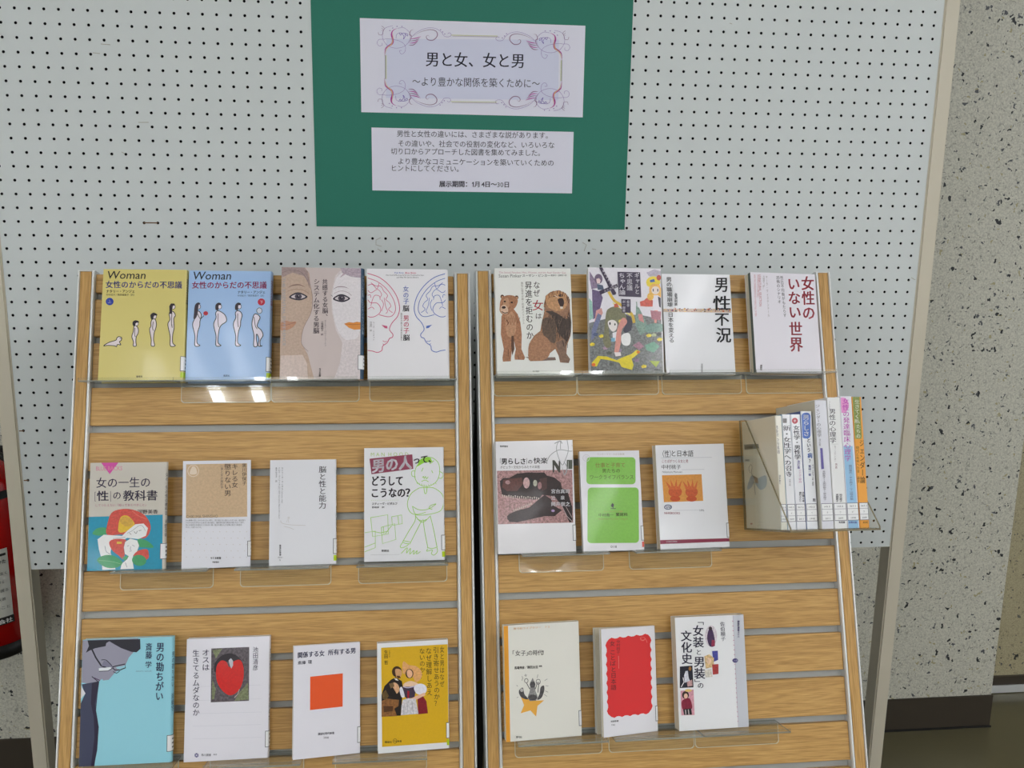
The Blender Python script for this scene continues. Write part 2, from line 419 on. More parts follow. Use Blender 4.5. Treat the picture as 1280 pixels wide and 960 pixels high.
for a, b in (((XL, 0, ZB - .001), (XR, .022, ZB)), ((XL - .001, 0, ZB), (XL, .022, ZT)), ((XR, 0, ZB), (XR + .001, .022, ZT)), ((XL, .02, ZB), (XR, .0215, ZT)), ((XL, 0, ZT), (XR, .022, ZT + .001))): bm_box(bm, a, b)
st(link('panel_back', mesh(bm, 'panel_back'), [M_PANEL]))
for a, b in ((XL - .0325, XL - .0015), (XR + .0015, XR + .0335)):
    st(box('post', (a, -.003, .02), (b, .042, ZT + .02), [M_POST], None, .003))
    mid = (a + b) / 2
    f_ = box('foot', (mid - .02, -.03, 0), (mid + .02, .36, .022), [M_POST], None, .003); st(f_)
# short brown pin lying across two holes, and stray marks on the panel
st(box('brown_pin', (-.0005 + 9 * PIT, -.0018, BZ - 15 * PIT - .0008), (10 * PIT, -.0002, BZ - 15 * PIT + .0012), [M_BROWN], None, .0003))
for c, q in ((-1, 31), (-1, 35)): st(box('brown_pin', (XL + .001, -.0015, BZ - q * PIT - .0012), (c * PIT + .001, -.0002, BZ - q * PIT + .0008), [M_BROWN], None, .0003))
smu = Art([(0, 0), (1, 0), (1, -1), (0, -1)], [(0, 0), (1, 0), (1, -1), (0, -1)]); smu.clip = False; smu.z = 2e-4
def sm_px(pts, w):
    R = Euler(CAM_R, 'XYZ').to_matrix(); out = []
    for x, y in pts:
        d = R @ Vector(((x - 640) / CAM_F, -(y - 480) / CAM_F, -1)); t = -CAM_P[1] / d.y
        out.append((CAM_P[0] + t * d.x, CAM_P[2] + t * d.z - BZ))
    smu.line(out, w, (168, 164, 152))
for pts in ([(476, 297), (470, 300), (470, 306), (477, 308)], [(472, 311), (478, 315)], [(728, 303), (733, 306), (730, 314)], [(740, 311), (745, 312)], [(116, 66), (125, 67)], [(1031, 348), (1038, 347)],
            [(1071, 364), (1078, 367)], [(1139, 347), (1144, 350)], [(912, 29), (915, 30)], [(126, 55), (138, 56)], [(173, 153), (186, 153)], [(152, 190), (156, 192)]): sm_px(pts, .0011)
o = smu.build('scuff_marks', None, M_MATTE, Matrix.Translation((0, -.0001, BZ)) @ Matrix.Rotation(math.pi / 2, 4, 'X')); st(o)

# green poster with two printed sheets
def sheet(name, c, mat, thick, label, yoff):
    """c: x0,x1,z0,z1 relative to peg origin"""
    bm = bmesh.new(); bm_box(bm, (0, -thick, 0), (c[1] - c[0], 0, c[3] - c[2]))
    o = link(name, mesh(bm, name), [mat]); o.location = (c[0], yoff, BZ + c[2]); return o
gp = sheet('green_poster', (.544, 1.1455, -.378, .19), M_GREEN, .0006, '', -.0004)
setp(gp, 'large green card poster hung on the white perforated panel', 'poster')
class Sheet(Art): pass
def white_sheet(px, c, label, draw):
    o = sheet('notice_sheet', c, M_SHEET, .0003, '', -.0012); setp(o, label, 'sign')
    w, h = c[1] - c[0], c[3] - c[2]
    a = Art(px, [(0, h), (w, h), (w, 0), (0, 0)]); draw(a)
    a.build('lettering', o, M_MATTE, Matrix.Translation((0, -.0003, 0)) @ Matrix.Rotation(math.pi / 2, 4, 'X'))
    return o
M_SHEET = plain('lilac_white_paper', (228, 227, 242), .6)
DG = (62, 58, 74)
def draw1(a):
    a.fr(380, 0, 3.0476)
    a.poly([(313, 150), (970, 150), (970, 380), (313, 375)], (208, 210, 232))
    a.t('男と女、女と男', 462, 196, 842, 256, (48, 46, 62), .008, d=.013)
    a.t('〜より豊かな関係を築くために〜', 412, 292, 900, 330, (82, 80, 96), -.002, d=.012)
    P1, P2, P3, Y = (140, 110, 175), (180, 75, 160), (150, 120, 150), (200, 205, 140)
    a.fr(440, 15, 7.11)
    def corner(T):
        L = lambda pts, w, c, tp=False: a.line(T(smooth_pts(pts)), w, c, taper=tp)
        L([(398, 150), (362, 170), (350, 205), (362, 250), (355, 285), (320, 310), (296, 335), (290, 395)], 17, P2, True)
        L([(358, 180), (362, 240), (350, 290), (312, 325), (294, 380)], 7, (222, 190, 110), True)
        L([(360, 128), (300, 145), (270, 190), (275, 250), (310, 300)], 2.6, P1)
        L([(405, 150), (460, 145), (510, 190), (512, 250), (470, 305), (400, 326), (340, 315), (300, 290)], 2.6, P1)
        L([(290, 245), (340, 245), (420, 262), (470, 300), (470, 355), (440, 378), (420, 350), (442, 345)], 2.6, P1)
        L([(290, 248), (240, 250), (222, 280), (240, 306), (266, 300), (266, 280)], 2.6, P1)
        L([(262, 130), (285, 150), (275, 180), (270, 205), (240, 208), (232, 185)], 3.4, P3)
        L([(262, 150), (280, 165), (262, 172)], 3, P3)
        L([(390, 240), (395, 205), (420, 190), (440, 192)], 3, P1)
        L([(418, 190), (430, 210), (445, 200), (460, 222), (455, 245), (470, 225), (470, 200), (490, 218), (492, 200), (455, 192), (430, 196)], 4, (100, 70, 170))
        L([(545, 160), (520, 170), (510, 205), (525, 215), (520, 250), (495, 285)], 7, P3, True)
        for k in range(4): L([(500 + 4 * k, 298 - 18 * k), (545 + 8 * k, 296 - 20 * k), (585 + 9 * k, 262 - 14 * k)], 8, P2 if k % 2 else P3, True)
        L([(525, 230), (580, 180), (670, 145), (740, 150), (790, 180), (820, 218), (860, 222), (880, 205), (865, 187), (848, 195)], 2.6, P1)
        L([(545, 215), (610, 180), (690, 160), (745, 175), (755, 215), (720, 252), (675, 250), (658, 225), (672, 210), (690, 228)], 8, P3, True)
        for p in ((398, 133), (442, 133), (360, 148), (334, 170), (785, 160), (803, 180), (822, 198)): a.ell(*T([p])[0], 5, 4, P1)
    def Tm(fx, fy):
        def g(pts):
            o = []
            for x, y in pts:
                X = x; Yy = y
                if fy: Yy = 988 - y
                if fx: X = (2155 - x); Yy += 15 if fy else 33
                o.append((X, Yy))
            return o
        return g
    for fx in (0, 1):
        for fy in (0, 1): corner(Tm(fx, fy))
    a.line([(880, 208), (1290, 214)], 5, Y); a.line([(890, 217), (1290, 222)], 2.2, P3); a.line([(880, 798), (1290, 800)], 5, Y); a.line([(890, 807), (1290, 810)], 2.2, P3)
    a.line([(303, 390), (305, 600)], 5, Y); a.line([(295, 390), (297, 600)], 3, (90, 80, 100)); a.line([(1857, 425), (1855, 610)], 5, Y); a.line([(1865, 425), (1863, 610)], 3, (90, 80, 100))
def draw2(a):
    a.fr(380, 0, 3.0476); g = (84, 82, 94)
    for s, x0, y0, x1 in (('男性と女性の違いには、さまざまな説があります。', 352, 497, 945), ('その違いや、社会での役割の変化など、いろいろな', 356, 534, 955),
                          ('切り口からアプローチした図書を集めてみました。', 330, 564, 915), ('より豊かなコミュニケーションを築いていくための', 356, 602, 953), ('ヒントにしてください。', 330, 628, 605)):
        a.t(s, x0, y0, x1, y0 + 27, g, .0, d=.008)
    a.t('展示期間：', 515, 689, 637, 714, g, .03); a.poly([(643, 694), (646.5, 694), (646.5, 713), (643, 713), (643, 699), (639.5, 701), (639.5, 698)], g); a.t('月', 649, 690, 672, 714, g, .02); a.latin('4', 675, 694, 688, 712, g, .02)
    a.t('日〜', 687, 690, 735, 714, g, .03); a.latin('30', 736, 695, 759, 713, g, .03); a.t('日', 760, 691, 784, 715, g, .02)
white_sheet([(449.5, 23.5), (731, 31.5), (729, 146), (452, 141)], (.6325, 1.0547, -.165, .0025), 'wide white title sheet with purple scroll frame on the green poster', draw1)
white_sheet([(464, 160), (717, 164.5), (715, 241.5), (466, 238.5)], (.651, 1.0378, -.309, -.1925), 'smaller white sheet with six lines of text low on the green poster', draw2)

# ================================================================ the two slatted racks
QS = {'L': (0.16589, -0.21419, -0.48861, -0.0054, 0.34959, 0.65946), 'R': (0.83633, -0.19878, -0.48549, 0.00771, 0.35674, 0.6577)}
def rackM(r, u=0, v=0, w=0):
    X0, Y0, Z0, yaw, lean, _ = QS[r]
    ex = Vector((math.cos(yaw), math.sin(yaw), 0)); b = Vector((math.sin(yaw), -math.cos(yaw), 0))
    dv = math.sin(lean) * b - math.cos(lean) * Vector((0, 0, 1)); n = math.cos(lean) * b + math.sin(lean) * Vector((0, 0, 1))
    o = Vector((X0, Y0, Z0 + FL)) + u * ex + v * dv + w * n
    M = Matrix.Identity(4)
    for i, c in enumerate((ex, -dv, n, o)):
        for j in range(3): M[j][i] = c[j]
    return M
SP = .075; SH = .012
slat_me = {}
def make_rack(r, label):
    Wd = QS[r][5]; lean = QS[r][4]
    vf = (QS[r][2] + FL) / math.cos(lean) - .016; vt = -.0415
    R = empty('display_rack', rackM(r, Wd / 2, vf, 0), label, 'display rack', 'slatted wooden display racks')
    def X(u): return u - Wd / 2
    def Y(v): return vf - v
    PW = .0285
    for s in (0, 1):
        u0 = 0 if s == 0 else Wd - PW
        x0 = X(u0)
        bm = bmesh.new()
        # aluminium profile: channel with two rounded lips
        A = .0042 if s == 0 else .0060; Bq = .0060 if s == 0 else .0042
        def lip(xa, xb, h): return [(xa, -.03), (xb, -.03), (xb, h - .003), (xb - (xb - xa) * .25, h), (xa + (xb - xa) * .25, h), (xa, h - .003)]
        prism(bm, lip(x0, x0 + A, .0065), Y(vf), Y(vt), axis=1)
        prism(bm, lip(x0 + PW - Bq, x0 + PW, .0065), Y(vf), Y(vt), axis=1)
        bm_box(bm, (x0 + A, Y(vf), -.03), (x0 + PW - Bq, Y(vt), -.004))
        bm_box(bm, (x0, Y(vt), -.03), (x0 + PW, Y(vt) + .0015, .0055))
        post = link('post', mesh(bm, 'post'), [M_ALU], R)
        box('wood_inlay', (x0 + A + .0003, Y(vf), -.004), (x0 + PW - Bq - .0003, Y(vt) - .0005, .0045), [M_WOODY], post)
    xs0, xs1 = X(PW), X(Wd - PW)
    k = -1
    while True:
        a = max(vt + .004, SP * k + SH / 2); b = min(SP * (k + 1) - SH / 2, vf)
        if a >= vf - .02: break
        ln = round(b - a, 4)
        if (r, ln) not in slat_me:
            bm = bmesh.new(); bm_box(bm, (xs0 + .0003, -ln, -.0145), (xs1 - .0003, 0, 0)); slat_me[(r, ln)] = mesh(bm, 'slat', .0006, 1); slat_me[(r, ln)].materials.append(M_WOODX)
        o = link('slat', slat_me[(r, ln)], (), R); o.location = (0, Y(a), 0)
        if b < vf - .01:
            o = box('slot_liner', (xs0, -SH / 2 - .002, -.016), (xs1, SH / 2 + .002, -.0125), [M_SLOT], R); o.location = (0, Y(SP * (k + 1)), 0)
        k += 1
    box('back_panel', (xs0, Y(vf) + .02, -.022), (xs1, Y(vt) - .006, -.0165), [M_DARK], R)
    # rear props of the A-shaped rack, widened and dark so the gap looks shaded
    for s in (0, 1):
        u0 = .003 if s == 0 else Wd - .048
        bm = bmesh.new()
        # foot of the prop stands on the floor behind the rack
        Mi = R.matrix_world.inverted()
        top = Vector((X(u0), Y(.06), -.032)); wt = R.matrix_world @ top
        ft = Mi @ Vector((wt.x, min(.40, wt.y + .42), .001))
        w_ = .045
        V = [top, top + Vector((w_, 0, 0)), top + Vector((w_, -.04, 0)), top + Vector((0, -.04, 0)), ft, ft + Vector((w_, 0, 0)), ft + Mi.to_3x3() @ Vector((0, -.03, 0)) + Vector((w_, 0, 0)), ft + Mi.to_3x3() @ Vector((0, -.03, 0))]
        vs = [bm.verts.new(p) for p in V]
        for f in ((0, 1, 2, 3), (4, 7, 6, 5), (0, 4, 5, 1), (1, 5, 6, 2), (2, 6, 7, 3), (3, 7, 4, 0)): bm.faces.new([vs[i] for i in f])
        bmesh.ops.recalc_face_normals(bm, faces=bm.faces[:])
        link('gap_shade_leg', mesh(bm, 'gap_shade_leg'), [M_DARK], R)
    return R
make_rack('L', 'leaning slatted wood display rack under the yellow and blue woman books')
make_rack('R', 'leaning slatted wood display rack carrying the clear book tray at its edge')

# ---------------------------------------------------------------- clear acrylic shelves
TL = math.tan(math.radians(5)); LOFF = {2: -.0028, 6: .001, 10: 0}
def ledgeM(r, u, k):
    M = rackM(r, u, .075 * k + LOFF[k], .0005)
    return M @ Matrix.Rotation(math.radians(5), 4, 'X')
def plate_rounded(bm, x0, x1, y0, y1, z0, z1, rr=.006):
    P = [(x0, y1)]
    for cx, a in ((x0 + rr, 180), (x1 - rr, 270)):
        for i in range(6):
            t = math.radians(a + 18 * i); P.append((cx + rr * math.cos(t), y0 + rr + rr * math.sin(t)))
    P.append((x1, y1)); prism(bm, P, z0, z1, 2, 1, 0)
    # flat pale strip standing in for light caught along the rounded edge
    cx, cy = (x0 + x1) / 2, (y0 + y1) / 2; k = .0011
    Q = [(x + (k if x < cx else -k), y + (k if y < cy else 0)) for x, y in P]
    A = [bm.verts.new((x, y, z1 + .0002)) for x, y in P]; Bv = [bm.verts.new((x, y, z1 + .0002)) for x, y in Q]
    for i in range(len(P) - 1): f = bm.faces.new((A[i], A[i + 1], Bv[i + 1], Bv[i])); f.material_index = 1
shelf0 = None
def shelf(r, k, u0, label, plate=True, length=.147):
    global shelf0
    M = ledgeM(r, u0, k)
    T = empty('acrylic_shelf', M, label, 'shelf', 'clear acrylic shelves hooked on the racks')
    D = .056; L_ = length
    if shelf0 is None:
        bm = bmesh.new(); bm_box(bm, (0, -.0022, -.012), (L_, 0, D)); m1 = mesh(bm, 'ledge'); m1.materials.append(M_ACR); m1.materials.append(M_ACRD)
        for p in m1.polygons:
            if abs(p.normal.y) < .5: p.material_index = 1
        bm = bmesh.new(); bm_box(bm, (0, -.0022, D), (L_, .0042, D + .0018)); m2 = mesh(bm, 'front_lip'); m2.materials.append(M_ACR); m2.materials.append(M_ACRD)
        for p in m2.polygons:
            if abs(p.normal.z) < .5: p.material_index = 1
        bm = bmesh.new(); plate_rounded(bm, 0, L_, -.0358, -.0026, 0, .0018); m3 = mesh(bm, 'hanging_plate'); m3.materials.append(M_ACR); m3.materials.append(M_ACRE)
        shelf0 = (m1, m2, m3)
    o1 = link('ledge', shelf0[0], (), T); link('front_lip', shelf0[1], (), T)
    if plate:
        Mp = M.inverted() @ rackM(r, u0, .075 * k + LOFF[k], .0008)
        link('hanging_plate', shelf0[2], (), T, Mp)
    return T
# ================================================================ books
def bookM(r, p):
    u, v, w, yaw, lean, roll = p
    cy, sy = math.cos(yaw), math.sin(yaw); cl, sl = math.cos(lean), math.sin(lean); cr, sr = math.cos(roll), math.sin(roll)
    M = Matrix(((cy, 0, sy), (0, 1, 0), (-sy, 0, cy))) @ Matrix(((1, 0, 0), (0, cl, -sl), (0, sl, cl))) @ Matrix(((cr, -sr, 0), (sr, cr, 0), (0, 0, 1)))
    return rackM(r, u, v, w) @ M.to_4x4()
def spine_arc(Wd, t, rs, a, o=0.0):
    """point on the rounded spine, a degrees round from the front board"""
    r = math.radians(a); return (Wd / 2 + (rs + o) * math.sin(r), -t / 2 + (t / 2 + o) * math.cos(r))
def cover_mesh(Wd, H, t, c, rs):
    """C-shaped cover: front board z in [-c,0], rounded spine on the +x side"""
    x0, x1 = -Wd / 2, Wd / 2
    P = [(x0, 0)] + [spine_arc(Wd, t, rs, a) for a in range(0, 181, 15)] + [(x0, -t), (x0, -t + c), (x1 - c, -t + c), (x1 - c, -c), (x0, -c)]
    bm = bmesh.new(); prism(bm, P, 0, H, axis=1); return mesh(bm, 'cover')
def recolor_spine(me, Wd, t, c):
    at = me.color_attributes['Col']; col = (*ink(c), 0)
    for p in me.polygons:
        if p.center.x > Wd / 2 + .00002:
            for l in p.loop_indices: at.data[l].color = col
BOOKS = {}
def book(key, r, par, Wd, H, t, px, label, col, draw=None, spine=None, pages='c', hard=False, call=True, dot=None, rs=.0012, stext=None, cy=(.016, .041)):
    M = bookM(r, par)
    T = empty('book', M, label, 'book')
    c = .0022 if hard else .0006
    me = colored(cover_mesh(Wd, H, t, c, rs), col)
    if spine: recolor_spine(me, Wd, t, spine)
    link('cover', me, [M_PRINT], T)
    e = .0025 if hard else .0005
    box('page_block', (-Wd / 2 + e, e, -t + c), (Wd / 2 - c - .0003, H - e, -c), [M_PAGES if pages == 'c' else M_PAGESW], T)
    if draw:
        a = Art(px, [(-Wd / 2, H), (Wd / 2, H), (Wd / 2, 0), (-Wd / 2, 0)]); draw(a); a.build('cover_print', T)
    if stext:
        s_, y0, y1, cc = stext; V = []; F = []; n = len(s_); hh = (y1 - y0) * H / n
        for i, ch in enumerate(s_):
            gv, gf = glyph(ch); b = len(V)
            for gx, gy in gv:
                if ch == 'ー': gx, gy = gy, 1 - gx
                ux, uy = gx, .88 - gy; X, Z = spine_arc(Wd, t, rs, 22 + 62 * ux, .0003); V.append((X, H - y0 * H - (i + uy) * hh, Z))
            F += [tuple(b + k for k in f) for f in gf]
        m2 = bpy.data.meshes.new('spine_print'); m2.from_pydata(V, [], F); link('spine_print', colored(m2, cc), [M_PRINT], T)
    if call: call_label(T, Wd, t, cy, dot, rs)
    return T
def call_label(T, Wd, t, cy, dot, rs):
    V = []; F = []; C = []; x1 = Wd / 2
    def strip(y0, y1, fx, o, col, a1=150):
        pts = [(x1 - fx, o)] + [spine_arc(Wd, t, rs, a, o) for a in range(0, a1 + 1, 15)]
        n = len(V)
        for X, Z in pts: V.extend([(X, y0, Z), (X, y1, Z)])
        for i in range(len(pts) - 1): F.append((n + 2 * i, n + 2 * i + 2, n + 2 * i + 3, n + 2 * i + 1)); C.append(col)
    strip(cy[0], cy[1], .0040, .0005, (95, 95, 100)); strip(cy[0] + .0009, cy[1] - .0009, .0031, .0006, (228, 228, 230), 135)
    for q in (.25, .5, .75):
        yy = cy[0] + (cy[1] - cy[0]) * q; n = len(V)
        for a in (50, 70, 90, 110): X, Z = spine_arc(Wd, t, rs, a, .0007); V.extend([(X, yy - .0011, Z), (X, yy + .0011, Z)])
        for i in range(3): F.append((n + 2 * i, n + 2 * i + 2, n + 2 * i + 3, n + 2 * i + 1)); C.append((110, 110, 116))
    if dot: strip(cy[0] - .011, cy[0] - .002, .0030, .0005, dot)
    a = bpy.data.meshes.new('call_label'); a.from_pydata(V, [], F)
    at = a.color_attributes.new('Col', 'FLOAT_COLOR', 'CORNER')
    arr = np.concatenate([np.tile(np.array((*ink(c_), 0), np.float32), (len(f_), 1)) for f_, c_ in zip(F, C)]); at.data.foreach_set('color', arr.ravel())
    link('call_label', a, [M_PRINT], T)
def Cn(ox, oy, s, pts): return [(ox + x / s, oy + y / s) for x, y in pts]
LIME = (176, 200, 40)
SKIN = (226, 214, 216); INK = (36, 26, 36)
def fig(a, pts, hair=None, extra=(), lw=4.6, fill=SKIN):
    a.poly(pts, fill, sm=True); q = smooth_pts(pts, True); a.line(q + [q[0]], lw, INK)
    if hair: a.poly(hair, (48, 40, 50), sm=True)
    for e in extra: a.line(e, lw * .8, INK, sm=True)
def d_yellow(a):
    a.fr(90, 320, 4.8)
    a.latin('Woman', 207, 92, 436, 138, (50, 48, 52), .012, sh=8)
    a.t('女性のからだの不思議', 201, 148, 660, 194, (84, 88, 160), .012, d=.003)
    a.t('ナタリー・アンジェ', 205, 201, 376, 221, (70, 60, 60), .02); a.t('中村桂子／桃井緑美子［訳］', 205, 225, 380, 239, (90, 80, 70), .0)
    a.ell(226, 272, 23, 22, (52, 72, 168)); a.t('上', 215, 261, 237, 283, (220, 220, 235), .01)
    a.t('集英社', 384, 715, 423, 728, (80, 70, 60), .02)
    fig(a, [(190, 535), (222, 515), (262, 502), (268, 490), (280, 481), (297, 488), (294, 503), (284, 512), (292, 530), (272, 528), (266, 541), (256, 536), (216, 533)], None, [[(285, 492), (300, 492)]])
    fig(a, [(372, 418), (388, 420), (397, 440), (395, 462), (384, 484), (382, 512), (384, 537), (366, 537), (367, 512), (358, 482), (366, 450)], None, [[(376, 430), (374, 470), (380, 484)]])
    a.ell(384, 405, 13, 12, SKIN, line=INK, lw=3); a.poly([(362, 408), (364, 392), (380, 384), (398, 390), (400, 397), (388, 398), (380, 404), (378, 416), (368, 418)], (45, 38, 46), sm=True)
    fig(a, [(482, 376), (498, 380), (505, 408), (500, 436), (492, 458), (488, 500), (494, 537), (474, 536), (474, 500), (464, 440), (472, 420), (472, 396)], None, [[(486, 392), (482, 432), (488, 446)]])
    a.ell(492, 362, 13, 14, SKIN, line=INK, lw=3); a.poly([(470, 368), (470, 350), (488, 339), (508, 348), (508, 356), (494, 356), (488, 364), (486, 378), (476, 380)], (45, 38, 46), sm=True)
    fig(a, [(590, 330), (608, 334), (619, 355), (610, 376), (612, 430), (604, 470), (604, 520), (620, 538), (590, 538), (588, 480), (574, 410), (586, 380), (582, 348)], None, [[(598, 344), (596, 400), (600, 428)], [(600, 430), (598, 410)]])
    a.ell(606, 303, 12, 15, SKIN, line=INK, lw=3); a.poly([(584, 346), (582, 300), (592, 284), (612, 284), (618, 295), (604, 298), (600, 320), (600, 346)], (55, 46, 50))
def d_blue(a):
    a.fr(90, 320, 4.8)
    a.latin('Woman', 721, 95, 951, 143, (46, 46, 60), .012, sh=8)
    a.t('女性のからだの不思議', 718, 152, 1169, 198, (176, 60, 104), .014)
    a.t('ナタリー・アンジェ', 993, 208, 1160, 228, (70, 76, 110), .02); a.t('中村桂子／桃井緑美子［訳］', 992, 232, 1160, 246, (90, 100, 140), .0)
    a.ell(1136, 277, 22, 21, (196, 56, 76)); a.t('下', 1126, 267, 1147, 288, (235, 215, 225), .01)
    a.t('集英社', 908, 713, 946, 726, (90, 100, 140), .02)
    F = (222, 214, 228)
    for x in (752, 878, 996):
        b = 16 if x == 878 else 0
        fig(a, [(x - 6, 330), (x + 12, 334), (x + 24 + b, 356), (x + 16 + 2 * b, 392), (x + 14, 420), (x + 2, 460), (x - 2, 520), (x + 16, 538), (x - 14, 538), (x - 14, 480), (x - 28, 412), (x - 14, 372), (x - 16, 344)], None,
            [[(x - 2, 346), (x - 2, 396), (x + 2, 428)]] if x > 800 else [[(x + 2, 348), (x + 18, 376), (x + 40, 358)]], fill=F)
        a.ell(x + 8, 304, 11, 15, F, line=INK, lw=3)
        if x == 752: a.poly([(732, 344), (738, 296), (756, 280), (770, 286), (760, 296), (754, 344), (744, 372), (730, 378)], (56, 46, 56), sm=True)
        else: a.poly([(x - 18, 318), (x - 16, 294), (x, 281), (x + 16, 286), (x + 14, 296), (x + 2, 298), (x, 324), (x - 12, 326)], (56, 46, 56), sm=True)
    a.ell(802, 345, 14, 13, (176, 48, 62))
    fig(a, [(1096, 350), (1116, 354), (1128, 372), (1118, 396), (1112, 424), (1136, 448), (1146, 478), (1130, 508), (1130, 538), (1142, 541), (1118, 541), (1122, 500), (1108, 470), (1106, 500), (1112, 541), (1090, 541), (1092, 480), (1080, 420), (1084, 376)], None, [[(1092, 368), (1100, 420), (1112, 440)]], fill=F)
    a.ell(1124, 330, 16, 17, (200, 206, 222), line=INK, lw=3)
def d_pale(a):
    a.fr(330, 320, 4.8)
    a.poly([(107, 68), (245, 68), (272, 105), (276, 170), (290, 230), (284, 330), (232, 440), (220, 512), (262, 590), (300, 740), (92, 740)], (188, 164, 148), .3)
    a.poly([(107, 68), (240, 68), (262, 92), (276, 180), (240, 120), (170, 100), (104, 130)], (160, 140, 138), .5)
    a.poly([(100, 594), (230, 590), (256, 640), (262, 740), (92, 740)], (206, 188, 180), .3)
    a.line([(110, 100), (160, 84), (220, 96), (256, 140), (272, 190)], 2.5, (130, 112, 116), sm=True); a.line([(106, 90), (150, 76), (190, 74)], 2, (140, 124, 128), sm=True)
    a.poly([(425, 120), (450, 90), (500, 80), (580, 90), (580, 740), (420, 740), (455, 640), (470, 520), (430, 440), (405, 330), (402, 230)], (210, 200, 202), .35, sm=False)
    a.poly([(436, 128), (480, 100), (576, 132), (574, 450), (520, 500), (470, 485), (426, 400), (408, 280), (416, 190)], (220, 214, 218), .2, sm=True)
    a.poly([(455, 68), (580, 72), (580, 128), (520, 118), (470, 100)], (176, 160, 172), .7)
    a.poly([(452, 130), (478, 96), (500, 100)], (190, 170, 180), .6)
    a.line([(470, 96), (520, 120), (578, 126)], 2.5, (140, 126, 144), sm=True); a.line([(480, 82), (530, 96), (578, 98)], 2, (150, 136, 150), sm=True)
    # eyes, brows, mouths
    a.line([(142, 190), (170, 176), (212, 172), (248, 186)], 7, (132, 108, 100), sm=True, taper=True); a.line([(412, 200), (440, 184), (480, 184), (508, 194)], 5, (150, 130, 140), sm=True, taper=True)
    for cx, cy, w in ((205, 241, 55), (464, 251, 52)):
        P = [(cx - w, cy + 4), (cx - w * .4, cy - 20), (cx + w * .25, cy - 22), (cx + w, cy + 2), (cx + w * .3, cy + 22), (cx - w * .4, cy + 20)]
        a.poly(P, (58, 54, 66), sm=True); a.poly([(cx + (x - cx) * .78, cy + (y - cy) * .62) for x, y in P], (196, 186, 190), sm=True)
        a.ell(cx, cy, 21, 17, (78, 70, 82)); a.ell(cx, cy, 10, 9, (46, 42, 54)); a.ell(cx + 3, cy - 4, 3, 3, (190, 180, 190))
    a.line([(410, 240), (400, 232)], 3, (90, 80, 92))
    a.line([(142, 210), (190, 198), (240, 206), (270, 226)], 3, (160, 130, 116), sm=True); a.line([(420, 222), (460, 208), (500, 216), (524, 236)], 3, (170, 150, 160), sm=True)
    a.poly([(100, 400), (130, 386), (158, 392), (192, 392), (176, 420), (140, 440), (98, 440)], (186, 138, 112), .3, sm=True); a.line([(98, 414), (140, 410), (190, 394)], 2.5, (150, 108, 96))
    a.poly([(480, 404), (510, 394), (536, 398), (556, 392), (580, 396), (580, 438), (540, 440), (508, 428)], (216, 142, 72)); a.line([(484, 405), (530, 410), (580, 408)], 2.5, (170, 96, 60))
    a.line([(250, 100), (276, 170), (290, 260), (280, 340), (236, 430), (224, 520), (264, 570)], 2.5, (150, 130, 126), sm=True)
    for x, y, s in ((112, 130, 'THE ESSENTIAL DIFFERENCE'),): a.latin(s, x, y, x + 16, 535, (150, 158, 168), 0, v=True)
    g = (84, 74, 84)
    a.t('共感する女脳、', 346, 136, 382, 378, g, .008, v=True, d=.01); a.t('システム化する男脳', 296, 134, 334, 464, g, .008, v=True, d=-.01)
    a.t('サイモン・バロン＝コーエン', 361, 382, 373, 540, (110, 100, 110), 0, v=True); a.t('三宅真砂子　訳', 340, 388, 356, 474, (90, 80, 90), .01, v=True)
    a.t('ＮＨＫ出版', 328, 670, 341, 722, (60, 54, 60), .03, v=True)
def brain(a, mir, c):
    X = (lambda x: x) if not mir else (lambda x: 1712 - x)
    L = lambda P, w=3.2: a.line([(X(x), y) for x, y in P], w, c, sm=True)
    L([(620, 104), (690, 128), (750, 176), (794, 240), (812, 310), (800, 362), (768, 400), (752, 440), (772, 470), (768, 488), (752, 495), (738, 520), (712, 540), (706, 566), (680, 578), (650, 570), (622, 566)], 4.5)
    L([(622, 132), (680, 154), (736, 200), (776, 262), (788, 320), (770, 356), (740, 364), (690, 352)], 3.8)
    L([(622, 176), (650, 170), (676, 196), (690, 160)]); L([(640, 160), (668, 178), (700, 182), (716, 210)]); L([(622, 205), (642, 220), (680, 200), (704, 228), (694, 250)])
    L([(716, 210), (740, 236), (730, 260), (748, 276)]); L([(696, 262), (690, 240), (664, 236), (650, 262), (640, 300)]); L([(704, 262), (716, 290), (704, 330)]); L([(748, 276), (760, 300), (746, 320), (770, 340)])
    L([(622, 262), (640, 280), (676, 282), (698, 310), (694, 340), (664, 362), (636, 366), (622, 360)], 3.8); L([(622, 318), (646, 306), (660, 318)]); L([(720, 250), (728, 300), (740, 330), (730, 345)]); L([(622, 236), (636, 232), (640, 250)])
    L([(768, 488), (752, 495)], 3.8); L([(738, 512), (722, 514), (712, 508)]); L([(712, 526), (720, 534)])
    a.poly([(X(704), 413), (X(738), 420), (X(740), 435), (X(724), 432)], c)
